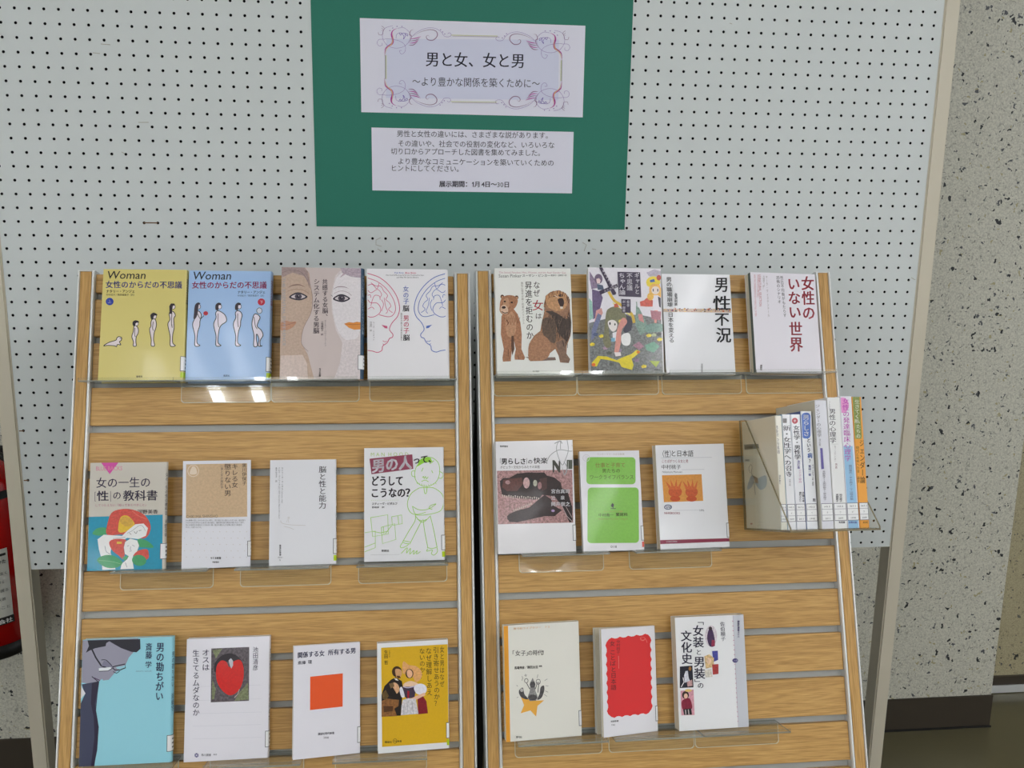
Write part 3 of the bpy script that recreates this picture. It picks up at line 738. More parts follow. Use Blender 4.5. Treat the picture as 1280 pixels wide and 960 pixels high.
def d_brain(a):
    a.fr(330, 320, 4.8)
    brain(a, 0, (206, 92, 132)); brain(a, 1, (92, 116, 190))
    a.latin('Pink Brain,', 782, 96, 840, 106, (90, 110, 190), .01); a.latin('Blue Brain', 846, 96, 910, 106, (200, 70, 110), .01)
    a.latin('How Small Differences Grow into Troublesome Gaps', 730, 111, 958, 120, (70, 66, 80), .0); a.latin('and What We Can Do About It', 794, 124, 926, 132, (70, 66, 80), .0)
    b, r, k = (92, 112, 190), (214, 76, 112), (60, 56, 66)
    a.t('女の子', 832, 178, 868, 290, b, .006, v=True, d=.01); a.t('脳', 830, 294, 871, 334, k, .01, v=True); a.t('男の子', 834, 354, 870, 466, r, .006, v=True, d=.01); a.t('脳', 833, 470, 874, 510, k, .01, v=True)
    a.t('脳科学が教える男女の育ち', 818, 340, 829, 510, (120, 110, 110), .0, v=True); a.t('リーズ・エリオット', 652, 392, 663, 508, (130, 124, 130), 0, v=True); a.t('竹田円　訳', 634, 392, 648, 452, (120, 114, 120), 0, v=True)
    a.rect(975, 738, 1008, 745, (110, 90, 200))
def d_lion(a):
    a.fr(590, 320, 4.8)
    a.latin('The Sexual Paradox: Men, Women, and the Real Gender Gap', 162, 92, 562, 106, (196, 150, 160), .0, d=.008)
    a.latin('Susan Pinker', 160, 108, 296, 128, (110, 110, 106), .0); a.t('スーザン・ピンカー', 300, 108, 470, 126, (90, 90, 90), .01); a.t('幾島幸子・古賀祥子＝訳', 472, 110, 566, 122, (110, 110, 110), .01)
    a.t('なぜ', 366, 150, 408, 246, (84, 78, 74), .006, v=True); a.t('女', 360, 262, 430, 330, (190, 56, 66), .0); a.t('は', 378, 340, 420, 380, (84, 78, 74), .0, v=True)
    a.t('昇進を拒むのか', 315, 150, 360, 502, (60, 54, 52), .006, v=True, d=.03); a.t('進化心理学が解く性差のパラドクス', 292, 154, 306, 410, (140, 134, 126), .0, v=True, d=.04)
    a.t('早川書房', 364, 691, 404, 702, (100, 100, 96), .02)
    br, dk, md, lt = (166, 118, 90), (96, 68, 56), (186, 142, 112), (212, 180, 156)
    # lioness
    a.poly([(318, 608), (350, 622), (420, 632), (505, 628), (500, 610), (400, 612)], (120, 100, 92), .6)
    a.poly([(172, 470), (176, 360), (196, 330), (250, 318), (274, 350), (290, 400), (298, 470), (296, 560), (318, 612), (312, 626), (256, 624), (254, 606), (262, 560), (246, 486), (238, 560), (232, 634), (184, 636), (182, 612), (190, 560)], br, .9)
    a.poly([(200, 350), (236, 332), (262, 372), (262, 450), (236, 490), (206, 460)], md, .6, sm=True); a.poly([(236, 480), (250, 480), (254, 560), (240, 600), (234, 540)], dk, .6)
    for cx, cy in ((181, 243), (267, 248)): a.ell(cx, cy, 11, 12, dk, .5); a.ell(cx + 1, cy + 3, 6, 7, md, .5)
    a.poly([(170, 268), (186, 244), (220, 234), (258, 242), (274, 268), (262, 304), (236, 330), (212, 352), (186, 352), (166, 330), (166, 300)], br, .8, sm=True); a.poly([(190, 262), (214, 250), (224, 290), (214, 312), (186, 308)], md, .5, sm=True)
    a.poly([(174, 300), (200, 294), (216, 318), (210, 346), (182, 344), (170, 326)], lt, .5, sm=True); a.ell(190, 308, 12, 8, (60, 42, 42)); a.line([(176, 332), (196, 342), (214, 338)], 5, (60, 40, 40), sm=True)
    a.ell(196, 272, 7, 5, (50, 38, 34)); a.ell(238, 278, 7, 5, (50, 38, 34))
    a.line([(200, 375), (216, 400), (206, 420)], 7, dk, sm=True, taper=True)
    a.line([(216, 560), (222, 620)], 3, dk); a.line([(272, 600), (282, 622)], 3, dk)
    for i in range(9): a.line([(206 + 10 * i, 356 + (i % 3) * 6), (204 + 9 * i, 400 + (i % 2) * 14)], 3, (140, 92, 66), taper=False)
    # lion
    a.poly([(440, 240), (470, 216), (520, 206), (562, 224), (586, 262), (588, 330), (596, 400), (592, 480), (570, 540), (568, 590), (590, 622), (582, 646), (530, 642), (520, 600), (500, 560), (450, 600), (424, 632), (350, 634), (336, 600), (342, 530), (372, 480), (410, 450), (420, 390), (436, 330)], (152, 112, 86), .9)
    a.poly([(436, 330), (470, 350), (500, 400), (520, 470), (572, 520), (594, 460), (596, 400), (586, 330), (560, 380), (520, 350), (480, 330)], (74, 60, 54), 1)
    a.poly([(420, 390), (450, 370), (500, 400), (500, 520), (450, 500), (424, 460)], (96, 78, 66), 1, sm=True)
    a.poly([(342, 534), (374, 486), (430, 480), (470, 520), (470, 580), (440, 622), (352, 632), (338, 600)], (166, 122, 94), .7, sm=True)
    a.poly([(504, 520), (560, 500), (568, 590), (590, 624), (582, 646), (532, 640), (520, 590)], (132, 104, 88), .8)
    a.poly([(444, 244), (476, 220), (530, 212), (566, 240), (570, 290), (548, 322), (500, 330), (452, 300)], (186, 140, 100), .7, sm=True)
    a.poly([(514, 262), (542, 254), (552, 280), (544, 306), (530, 304)], (58, 40, 38), sm=True); a.ell(532, 237, 14, 9, (70, 50, 46)); a.poly([(528, 304), (544, 304), (546, 316), (530, 318)], (218, 206, 190)); a.line([(486, 244), (504, 240)], 4, (60, 44, 40)); a.line([(496, 236), (516, 250)], 5, lt)
    rm = random.Random(5)
    for i in range(90):
        t = rm.uniform(-2.2, 2.4); cx, cy = 512 + 78 * math.cos(t - 1.4), 290 + 84 * math.sin(t - 1.4)
        if cx < 586: a.line([(cx, cy), (cx + rm.uniform(-12, 6), cy + rm.uniform(16, 34))], 2.6, rm.choice([(128, 88, 62), (196, 142, 98), (100, 70, 54)]))
    for i in range(120):
        x = rm.uniform(446, 588); y = rm.uniform(345, 530)
        if y < 360 + (x - 430) * 1.4: a.line([(x, y), (x + rm.uniform(-8, 4), y + rm.uniform(18, 36))], 2.6, rm.choice([(50, 40, 38), (120, 98, 84), (84, 66, 56)]))
def d_anime(a):
    a.fr(730, 325, 6.4); a.fr(730, 325, 6.4)
    P, G, Yl = (140, 122, 148), (96, 106, 96), (226, 206, 70)
    a.rect(34, 60, 616, 500, (224, 220, 228), .1)
    a.poly([(34, 500), (160, 470), (330, 430), (470, 440), (616, 470), (636, 905), (50, 905)], (120, 122, 122), 1.4)
    a.poly([(46, 90), (90, 160), (120, 220), (60, 230), (46, 150)], P, .8); a.poly([(498, 100), (560, 74), (614, 90), (610, 130), (520, 130)], (180, 172, 190), .6)
    a.poly([(64, 230), (130, 250), (150, 300), (110, 450), (70, 470)], (108, 92, 128), .6); a.poly([(40, 300), (64, 330), (74, 460), (42, 480)], (150, 190, 178), .5)
    a.ell(116, 150, 32, 40, (110, 92, 118), .4); a.poly([(98, 150), (120, 144), (134, 160), (126, 186), (104, 184)], (232, 206, 206)); a.poly([(104, 190), (150, 200), (160, 236), (110, 236)], (86, 96, 120), .4)
    a.poly([(96, 400), (140, 380), (150, 420), (100, 520), (80, 510)], (206, 152, 148), .4); a.poly([(110, 420), (140, 440), (80, 620), (56, 640), (60, 560)], (116, 122, 156), .7)
    a.line([(196, 250), (240, 320), (300, 360), (380, 430), (400, 500)], 22, (214, 180, 76), sm=True); a.line([(230, 340), (280, 380), (370, 440)], 8, (240, 222, 110), sm=True)
    a.poly([(415, 360), (440, 380), (486, 470), (520, 560), (450, 600), (410, 520)], (128, 152, 140), .9); a.poly([(430, 430), (466, 430), (480, 500), (440, 480)], (206, 140, 140), .4); a.line([(418, 330), (424, 380)], 8, (140, 160, 150))
    # seated small figure upper right
    a.ell(552, 175, 56, 46, (228, 204, 60), .2); a.poly([(502, 150), (500, 200), (512, 210)], Yl); a.poly([(524, 160), (560, 150), (566, 172), (530, 178)], (66, 96, 160)); a.ell(596, 140, 18, 22, (190, 84, 70), .4)
    a.poly([(520, 210), (550, 188), (600, 192), (616, 230), (614, 300), (590, 280), (540, 290), (520, 270)], (232, 180, 96), .3); a.ell(570, 240, 32, 32, (240, 214, 204)); a.rect(548, 228, 556, 250, (70, 60, 70)); a.rect(584, 228, 592, 250, (70, 60, 70))
    a.poly([(550, 280), (590, 278), (606, 340), (600, 420), (560, 420), (546, 340)], (230, 222, 230)); a.poly([(590, 290), (612, 300), (614, 380), (600, 370)], (66, 60, 74)); a.poly([(560, 400), (590, 400), (580, 500), (562, 510)], (222, 150, 140), .3)
    a.poly([(446, 330), (480, 320), (500, 300), (550, 320), (548, 370), (500, 370), (450, 366)], (206, 96, 84), .6); a.ell(530, 290, 26, 30, (226, 176, 80), .4); a.poly([(530, 400), (616, 410), (612, 480), (540, 470)], (170, 112, 124), .6)
    a.poly([(486, 520), (560, 500), (630, 512), (630, 570), (500, 580)], (120, 148, 138), .7); a.poly([(486, 680), (560, 650), (606, 690), (560, 740), (500, 720)], (116, 162, 140), .5); a.poly([(390, 680), (440, 650), (480, 690), (440, 720)], (164, 124, 140), .8)
    for x, y, c in ((520, 600, Yl), (560, 596, (190, 196, 160)), (600, 590, (70, 74, 70)), (140, 604, Yl), (606, 632, Yl), (64, 670, Yl), (90, 590, (84, 96, 128)), (170, 700, (170, 140, 160)), (280, 720, (150, 130, 156)), (480, 850, Yl), (560, 780, (110, 116, 110)), (220, 830, (96, 100, 96)), (420, 800, (140, 120, 140)), (200, 740, (86, 92, 86))):
        a.poly([(x - 24, y), (x - 4, y - 14), (x + 22, y - 6), (x + 16, y + 12), (x - 12, y + 16)], c, .8)
    a.poly([(60, 820), (110, 764), (180, 770), (260, 800), (300, 780), (380, 750), (420, 716), (450, 730), (420, 760), (380, 790), (396, 840), (384, 880), (300, 856), (280, 820), (200, 800), (130, 790), (100, 850), (70, 850)], (222, 204, 58), .3)
    a.ell(74, 836, 16, 14, (226, 116, 50)); a.ell(432, 736, 14, 10, (226, 130, 60)); a.poly([(524, 806), (608, 810), (578, 860)], (160, 176, 50), .2)
    # crouching figure with long olive hair
    a.poly([(330, 440), (370, 450), (388, 500), (376, 560), (330, 584), (310, 560), (340, 500)], (70, 68, 82), .3); a.poly([(300, 600), (350, 580), (372, 610), (366, 670), (330, 684), (300, 660)], (232, 230, 238), .1, sm=True)
    a.poly([(176, 420), (200, 384), (250, 370), (310, 400), (338, 460), (324, 520), (280, 520), (240, 480), (200, 500), (200, 600), (214, 680), (176, 700), (150, 640), (160, 560)], (124, 122, 96), .6, sm=True)
    a.poly([(190, 490), (230, 476), (262, 500), (258, 548), (230, 570), (200, 540)], (238, 224, 222), sm=True); a.ell(206, 505, 7, 12, (80, 76, 80)); a.ell(246, 512, 6, 10, (80, 76, 80)); a.poly([(240, 350), (262, 344), (280, 372), (240, 378)], (196, 96, 70))
    a.ell(290, 488, 16, 14, (224, 200, 90)); a.poly([(226, 580), (262, 570), (262, 640), (230, 650)], (226, 224, 232)); a.rect(216, 620, 246, 650, (120, 170, 196))
    a.poly([(296, 470), (330, 464), (342, 500), (300, 560), (292, 660), (272, 740), (242, 740), (250, 660), (262, 560)], (212, 148, 138), .3, sm=True); a.poly([(240, 736), (290, 736), (296, 764), (250, 770)], (236, 220, 220))
    # title blocks
    D = (66, 56, 78)
    a.poly([(120, 60), (146, 60), (256, 262), (250, 276), (228, 278)], D); a.poly([(120, 246), (262, 190), (272, 214), (130, 276)], D)
    for i, ch in enumerate('女の子たちの'): a.t(ch, 146 + 13.5 * i, 78 + 24 * i, 166 + 13.5 * i, 98 + 24 * i, (220, 214, 226), .02)
    for i, ch in enumerate('三十年戦争'): a.t(ch, 158 + 21 * i, 236 - 8.5 * i, 180 + 21 * i, 256 - 8.5 * i, (220, 214, 226), .02)
    a.poly([(266, 94), (446, 98), (456, 296), (276, 288)], D); a.poly([(296, 310), (370, 312), (372, 420), (302, 418)], D)
    wh = (226, 222, 232)
    a.t('ギャルと', 400, 102, 440, 272, wh, .02, v=True, d=.02); a.t('不思議', 338, 102, 386, 244, wh, .02, v=True, d=.01); a.t('ちゃん論', 274, 102, 326, 278, wh, .02, v=True, d=.03)
    a.t('松谷', 340, 320, 362, 372, wh, .02, v=True); a.t('創一郎著', 306, 320, 330, 414, wh, .02, v=True); a.t('原書房', 562, 872, 612, 888, (70, 70, 70), .02)
def d_recess(a):
    a.fr(800, 320, 4.8)
    a.line([(196, 172), (198, 300)], 1.6, (120, 120, 120))
    a.poly([(138, 318), (545, 318), (546, 342), (140, 336)], (196, 170, 150), .5)
    rnd = random.Random(3); cs = [(60, 50, 50), (190, 90, 50), (220, 160, 60), (90, 70, 60), (230, 220, 210), (60, 70, 140), (160, 60, 60), (225, 190, 120)]
    for i in range(70):
        x = 142 + rnd.random() * 396; y = 312 + rnd.random() * 20; a.rect(x, y, x + 4 + rnd.random() * 7, y + 3 + rnd.random() * 5, rnd.choice(cs))
    k = (44, 42, 46)
    a.t('男', 446, 126, 532, 222, k, .012); a.t('性', 436, 238, 546, 330, k, .012); a.t('不', 446, 338, 536, 424, k, .012); a.t('況', 454, 428, 548, 524, k, .012)
    a.t('男の職場崩壊', 156, 126, 190, 308, k, .004, v=True, d=.04); a.t('日本を変える', 165, 338, 200, 524, k, .004, v=True, d=.04); a.t('が', 206, 230, 224, 246, k); a.t('永濱利廣', 206, 222, 226, 302, k, .004, v=True)
    a.t('東洋経済新報社', 368, 648, 376, 706, (90, 90, 90), .02, v=True)
def d_nowomen(a):
    a.fr(800, 320, 4.8)
    r = (188, 84, 96); k = (120, 116, 122)
    a.t('女性の', 966, 122, 1046, 390, r, .018, v=True, d=.03); a.t('いない', 882, 126, 960, 384, r, .018, v=True, d=.04); a.t('世界', 892, 396, 974, 580, r, .018, v=True, d=.03)
    a.t('性比不均衡がもたらす', 840, 120, 860, 372, k, 0, v=True, d=.08); a.t('恐怖のシナリオ', 816, 120, 838, 290, k, 0, v=True, d=.06)
    a.t('マーラ・ヴィステンドール', 752, 118, 764, 370, (160, 150, 150), 0, v=True, d=.06); a.t('大田直子［訳］', 736, 118, 748, 200, (160, 150, 150), 0, v=True)
    a.latin('UNNATURAL SELECTION', 716, 112, 730, 306, (190, 110, 120), .0, v=True, sh=-6); a.latin('CHOOSING BOYS OVER GIRLS', 702, 112, 712, 250, (200, 130, 138), 0, v=True); a.latin('AND THE CONSEQUENCES OF A WORLD FULL OF MEN', 688, 112, 700, 366, (200, 130, 138), 0, v=True, sh=-8)
    a.t('講談社', 722, 656, 735, 690, (120, 110, 110), .02, v=True)
def d_textbook(a):
    a.fr(90, 540, 4.8)
    a.poly([(101, 505), (545, 493), (545, 826), (88, 832)], (40, 146, 178), .15)
    a.poly([(176, 186), (278, 183), (226, 252)], (206, 84, 160)); a.latin('BLUE', 146, 208, 205, 232, (214, 130, 160), .01); a.latin('BACKS', 216, 206, 300, 230, (214, 130, 160), .01)
    k = (66, 58, 84); d = -.012
    a.t('女の一生の', 144, 270, 472, 336, k, .006, d=d)
    a.t('性', 148, 348, 222, 412, k, .012); a.t('の', 242, 350, 296, 404, k, .006); a.t('教科書', 304, 346, 514, 412, k, .012, d=d)
    a.line([(138, 358), (138, 412), (144, 412)], 2.5, k); a.line([(138, 358), (144, 358)], 2.5, k); a.line([(231, 352), (231, 414)], 2.5, k)
    a.t('装丁してつたえたい「知っておくべきこと」'[2:], 138, 428, 454, 446, (196, 120, 150), .0, d=-.01); a.t('河野美香', 390, 462, 516, 490, (70, 60, 70), .012, d=-.01)
    R, Rl, W_, G = (206, 84, 74), (222, 120, 108), (234, 232, 238), (70, 156, 104)
    a.poly([(122, 606), (150, 574), (200, 570), (216, 600), (170, 618)], G, .2, sm=True)
    a.poly([(204, 600), (216, 530), (238, 480), (290, 460), (360, 462), (430, 492), (466, 540), (470, 590), (440, 634), (380, 630), (300, 612), (230, 616)], R, .5, sm=True); a.line([(360, 470), (400, 500), (450, 520)], 3, Rl, sm=True)
    a.poly([(276, 580), (290, 510), (330, 498), (366, 530), (372, 556), (330, 590), (290, 600)], (222, 184, 60), .2, sm=True); a.ell(326, 534, 42, 28, (206, 162, 70), .4, rot=20)
    a.poly([(152, 640), (190, 612), (300, 620), (330, 590), (380, 550), (430, 546), (456, 574), (444, 620), (400, 640), (330, 632), (300, 650), (240, 660), (230, 720), (250, 780), (260, 824), (180, 826), (176, 760), (160, 700)], W_)
    a.line([(244, 636), (320, 628)], 2, (120, 120, 130)); a.line([(330, 604), (360, 590), (400, 560), (424, 562), (440, 590)], 2, (130, 130, 140), sm=True); a.line([(344, 604), (356, 612)], 2.5, INK); a.line([(372, 594), (384, 606), (392, 590)], 2.5, INK, sm=True); a.line([(400, 590), (416, 586)], 2.5, INK)
    a.poly([(222, 660), (250, 640), (312, 640), (330, 660), (320, 700), (308, 760), (280, 740), (240, 706)], R, .5, sm=True); a.rect(268, 655, 298, 668, (222, 190, 70))
    a.poly([(396, 640), (450, 650), (492, 690), (440, 692), (400, 684)], G, .2, sm=True); a.poly([(300, 750), (340, 740), (360, 760), (330, 790)], G, .2)
    a.poly([(310, 690), (318, 656), (350, 636), (392, 648), (404, 680), (390, 720), (368, 740), (364, 770), (372, 822), (290, 824), (296, 790), (330, 762), (340, 744), (316, 730)], W_, line=(110, 110, 120), lw=2)
    for p in ([(330, 684), (342, 678)], [(362, 676), (376, 684)], [(352, 684), (350, 702), (356, 704)], [(344, 714), (358, 712)], [(320, 782), (330, 812)], [(196, 680), (206, 716), (232, 730)]): a.line(p, 2.2, (70, 70, 110), sm=len(p) > 2)
    a.poly([(370, 740), (400, 710), (450, 702), (462, 730), (456, 762), (400, 770)], R, .4, sm=True); a.ell(404, 770, 44, 34, G, .2, rot=10)
    a.poly([(148, 766), (190, 738), (250, 740), (302, 780), (270, 812), (200, 810)], G, .2, sm=True); a.line([(160, 768), (230, 774), (290, 790)], 2, (150, 200, 160), sm=True)
def d_beige(a):
    a.fr(90, 540, 4.8)
    a.poly([(684, 192), (1051, 190), (1051, 510), (684, 518)], (200, 172, 140), .25)
    a.ell(727, 232, 33, 35, None, line=(222, 206, 188), lw=4); a.poly([(706, 250), (722, 206), (742, 214), (748, 250)], (222, 206, 188), sm=True)
    k = (62, 52, 56)
    a.t('黒川伊保子', 1020, 190, 1048, 322, k, .0, v=True); a.t('キレる女', 958, 190, 998, 338, k, .002, v=True); a.t('懲りない男', 914, 190, 956, 388, k, .002, v=True); a.t('―男と女の脳科学', 892, 194, 908, 342, (90, 78, 78), 0, v=True)
    a.latin('CHIKUMA', 686, 500, 776, 518, (120, 110, 100), .0); a.latin('SHINSHO', 784, 498, 876, 516, (120, 110, 100), .0)
    for i, s in enumerate(('女の機嫌の直し方がわからない男と、話が通じない男にいらだつ女。脳が違う', 'のだから仕方がないとあきらめる前に、脳科学の目で男女の違いをよく知り、', '互いの気持ちを読みとくための一冊。毎日の暮らしと仕事に役だつ知恵を', 'やさしく語りかける。')):
        a.t(s, 682, 526 + 14 * i, 682 + 370 * len(s) / 36, 537 + 14 * i, (110, 108, 112), .0)
    for i in range(10):
        for j in range(5): a.ell(688 + 40 * i - (12 if j % 2 else 0), 600 + 38 * j, 3, 3, (206, 200, 200))
    a.t('ちくま新書', 832, 750, 896, 764, (60, 56, 62), .03); a.t('筑摩書房', 844, 776, 884, 787, (90, 86, 92), .02)
def d_brainsex(a):
    a.fr(330, 540, 4.8)
    a.t('脳と性と能力', 328, 204, 374, 462, (66, 62, 72), .006, v=True)
    for s, x, y1 in (('カトリーヌ・ヴィダル', 104, 346), ('ドロテ・ブノワ＝ブロウエズ', 86, 372), ('金子ゆき子　訳', 68, 300)): a.t(s, x, 210, x + 12, y1, (96, 92, 100), .0, v=True)
    a.latin('Catherine Vidal', 105, 350, 113, 424, (120, 116, 124), 0, v=True); a.latin('Dorothee Benoit-Browaeys', 87, 378, 95, 520, (120, 116, 124), 0, v=True)
    g = (190, 184, 180)
    a.line([(100, 530), (110, 546), (160, 556), (250, 560)], 2, g, sm=True); a.line([(136, 540), (144, 520), (150, 544)], 2, g); a.ell(149, 514, 5, 5, None, line=g, lw=2); a.line([(120, 566), (150, 572), (180, 584)], 2, g, sm=True)
    a.t('集英社新書', 92, 674, 104, 742, (60, 60, 66), .02, v=True); a.latin('0341', 84, 748, 112, 756, (110, 110, 116), 0); a.latin('G', 92, 762, 100, 772, (110, 110, 116), 0)
def d_manhood(a):
    a.fr(330, 540, 4.8); g = (156, 206, 84)
    a.latin('M A N  H O O D', 640, 122, 864, 144, (176, 200, 120), .0)
    Z = lambda *p, w=3.6: a.line(list(p), w, g, sm=True)
    Z((986, 150), (950, 170), (912, 210), (904, 270), (930, 312), (980, 326), (1030, 300), (1052, 250), (1046, 190), (1010, 156), (975, 152)); Z((906, 232), (886, 236), (888, 262), (908, 268)); Z((1050, 236), (1072, 250), (1066, 276), (1046, 276))
    a.poly([(916, 208), (930, 170), (960, 150), (996, 156), (1010, 180), (960, 184)], (150, 210, 70), .2); Z((984, 150), (978, 176), (1000, 158), (994, 190), (1018, 172))
    Z((948, 274), (956, 266), (960, 278), (968, 266), (974, 280), (984, 268)); Z((944, 296), (966, 288), (986, 298)); Z((958, 328), (964, 366), (974, 362), (978, 326)); Z((944, 236), (954, 214)); Z((1004, 230), (1012, 246))
    for x in range(916, 1040, 14): Z((x, 316 - abs(x - 975) * .25), (x + 4, 328 - abs(x - 975) * .3), w=2.5)
    Z((930, 334), (880, 370), (860, 430), (880, 480), (930, 496), (1000, 490), (1060, 470), (1078, 420), (1066, 370), (1020, 336), (980, 332), (930, 334))
    Z((892, 444), (930, 464), (980, 462), (1020, 440), (1030, 430), (1000, 440), (990, 456), (1010, 462)); Z((890, 442), (910, 490), (970, 480))
    Z((908, 492), (906, 530), (870, 590), (832, 656)); Z((946, 530), (910, 600), (876, 668)); Z((954, 520), (966, 600), (984, 690)); Z((998, 500), (1020, 590), (1040, 690)); Z((908, 500), (950, 540), (1000, 500)); Z((920, 520), (950, 530), (980, 520))
    Z((832, 656), (850, 664), (876, 668)); Z((838, 648), (878, 656)); Z((832, 658), (818, 682), (830, 690), (862, 676), (866, 664)); Z((980, 690), (1010, 696), (1042, 688)); Z((984, 698), (978, 712), (1012, 706), (1006, 726), (1022, 736), (1042, 716), (1040, 692))
    Z((824, 724), (860, 690), (856, 722), (880, 694), (876, 728), (900, 706), (898, 730), (920, 708), (916, 728), (940, 714))
    for P in ([(640, 508), (742, 492), (746, 606), (652, 622), (640, 508)], [(604, 598), (668, 588), (668, 688), (604, 712)], [(604, 684), (668, 660)], [(766, 504), (826, 494), (830, 546), (770, 556), (766, 504)], [(804, 500), (808, 548)], [(704, 566), (784, 546), (792, 640), (712, 664), (704, 566)], [(716, 562), (720, 610), (706, 614)], [(652, 590), (700, 600), (744, 590)], [(728, 606), (766, 556)]):
        a.line(P, 3.2, g)
    a.poly([(632, 158), (888, 134), (894, 220), (644, 250)], (142, 66, 88)); k = (56, 50, 58)
    a.t('男の人', 646, 160, 886, 246, (228, 222, 230), .03, d=-.10); a.t('って、', 890, 142, 1030, 196, k, .025, d=-.08)
    a.t('どうして', 640, 258, 836, 322, k, .03, d=.0); a.t('こうなの', 638, 330, 850, 392, k, .03); a.t('？', 846, 330, 908, 392, k, .03)
    a.t('スティーヴ・ビダルフ', 646, 418, 800, 434, k, .02); a.t('菅靖彦　訳', 646, 441, 722, 453, k, .01); a.t('・・・・・・・・・・・・・・・', 640, 398, 808, 412, (176, 200, 120), .03)
    a.t('草思社', 704, 700, 752, 714, k, .02); a.t('・・・・・・・・・・・・・・・・・・', 640, 724, 814, 736, k, .02)
def d_dino(a):
    a.fr(615, 545, 6.4)
    a.t('勁草書房', 65, 74, 130, 90, (60, 60, 64), .02); k = (60, 54, 58)
    a.line([(66, 178), (66, 218)], 2.5, k); a.line([(66, 178), (72, 178)], 2.5, k); a.t('男らしさ', 74, 174, 274, 228, k, .03); a.line([(279, 176), (279, 224)], 2.5, k)
    a.t('の', 286, 184, 326, 224, k, .01); a.t('快楽', 332, 170, 446, 222, k, .01); a.t('ポピュラー文化からみたその実態', 66, 236, 384, 262, (90, 80, 86), .0, d=-.01)
    a.poly([(40, 278), (642, 268), (650, 690), (48, 706)], (168, 130, 130), 1.5)
    D = (52, 40, 40); B2 = (96, 60, 56)
    a.poly([(66, 400), (64, 360), (90, 336), (140, 334), (200, 300), (290, 290), (360, 292), (420, 290), (440, 316), (500, 330), (550, 370), (560, 420), (540, 470), (500, 480), (400, 470), (380, 500), (340, 508), (280, 500), (200, 496), (120, 480), (80, 470)], D, 1)
    a.poly([(90, 350), (160, 340), (240, 330), (250, 380), (200, 440), (120, 440), (80, 410)], B2, 1); a.poly([(380, 340), (440, 330), (440, 420), (400, 440)], (80, 56, 54), .8)
    a.ell(126, 370, 20, 16, (172, 132, 132), .8); a.ell(276, 374, 26, 44, (196, 160, 160), .8); a.ell(346, 376, 16, 26, (176, 176, 160), .8); a.ell(382, 396, 16, 30, (160, 120, 122), .8); a.poly([(310, 330), (330, 350), (320, 420), (300, 420)], (30, 26, 30))
    for i in range(18):
        x = 84 + i * 17; y = 468 + (i % 3) * 3 + i * 1.1; a.poly([(x - 5, y), (x + 5, y), (x + 1, y + 28 - i * .4)], (206, 190, 180))
    a.poly([(120, 640), (140, 622), (200, 596), (300, 570), (380, 500), (420, 470), (470, 500), (500, 560), (560, 590), (500, 640), (420, 640), (330, 660), (200, 690), (140, 686), (122, 664)], (56, 44, 44), 1)
    for i in range(10):
        x = 176 + i * 15; y = 604 - i * 6; a.poly([(x - 4, y), (x + 4, y - 2), (x - 1, y - 24)], (200, 190, 180))
    a.poly([(520, 400), (600, 430), (640, 560), (644, 680), (620, 690), (560, 560), (500, 480)], (48, 38, 40), 1); a.line([(560, 560), (600, 640), (640, 680)], 5, (180, 160, 160)); a.line([(590, 560), (640, 650)], 4, (180, 160, 160)); a.ell(488, 596, 14, 10, (176, 150, 190))
    w = (228, 226, 230)
    a.t('宮台真司', 472, 422, 622, 458, w, .03); a.t('辻', 474, 476, 508, 510, w, .03); a.t('泉', 548, 474, 582, 508, w, .03); a.t('岡井崇之', 472, 524, 624, 560, w, .03)
    gr = (158, 158, 160)
    a.poly([(484, 192), (500, 192), (534, 240), (534, 196), (546, 196), (546, 290), (534, 290), (498, 230), (498, 290), (486, 290)], (72, 72, 66)); a.rect(598, 190, 642, 262, (80, 84, 74), .6); a.line([(610, 200), (610, 262)], 3, (200, 200, 200))
    a.line([(600, 30), (610, 110), (590, 180), (560, 230), (520, 130), (520, 70), (545, 40), (548, 104)], 5, gr, sm=True); a.line([(500, 60), (545, 40), (560, 60)], 7, gr, sm=True); a.line([(440, 200), (470, 150), (540, 110), (640, 120), (640, 70)], 5, gr, sm=True); a.line([(560, 240), (580, 310), (600, 250), (570, 200)], 10, gr, sm=True, taper=True)
def d_green(a):
    a.fr(590, 540, 4.8); g = (132, 190, 84)
    a.rrect(686, 153, 982, 318, 22, g, .15, d=-.002); a.rrect(694, 338, 1000, 668, 22, g, .15, d=-.004)
    a.ell(684, 158, 20, 20, None, line=(206, 200, 206), lw=3); a.latin('SE', 676, 148, 694, 168, (206, 200, 206), 0)
    a.t('ワンテーマで・わかる新書', 748, 128, 916, 142, (196, 186, 176), .0, d=-.01)
    k = (96, 104, 60)
    a.t('仕事と子育て', 738, 186, 922, 218, (150, 112, 70), .0, d=-.01); a.t('男たちの', 780, 222, 890, 250, k, .01, d=-.01); a.t('ワークライフバランス', 704, 260, 972, 290, k, .004, d=-.005)
    a.poly([(834, 444), (842, 430), (852, 440), (848, 456), (838, 456)], (50, 50, 50)); a.rect(832, 462, 862, 466, (50, 50, 50)); a.rect(844, 450, 848, 466, (50, 50, 50))
    a.t('中村喬一', 758, 492, 850, 512, (80, 84, 50), .01); a.t('繁尾科', 862, 488, 934, 510, (80, 84, 50), .02); a.latin('Nakamura Kyoichi / Shigeo', 758, 520, 934, 532, (150, 140, 80), 0); a.t('ヒューマンライフ選書', 790, 476, 904, 486, (180, 150, 90), 0)
    a.latin('018', 832, 682, 868, 696, (70, 70, 70), 0)
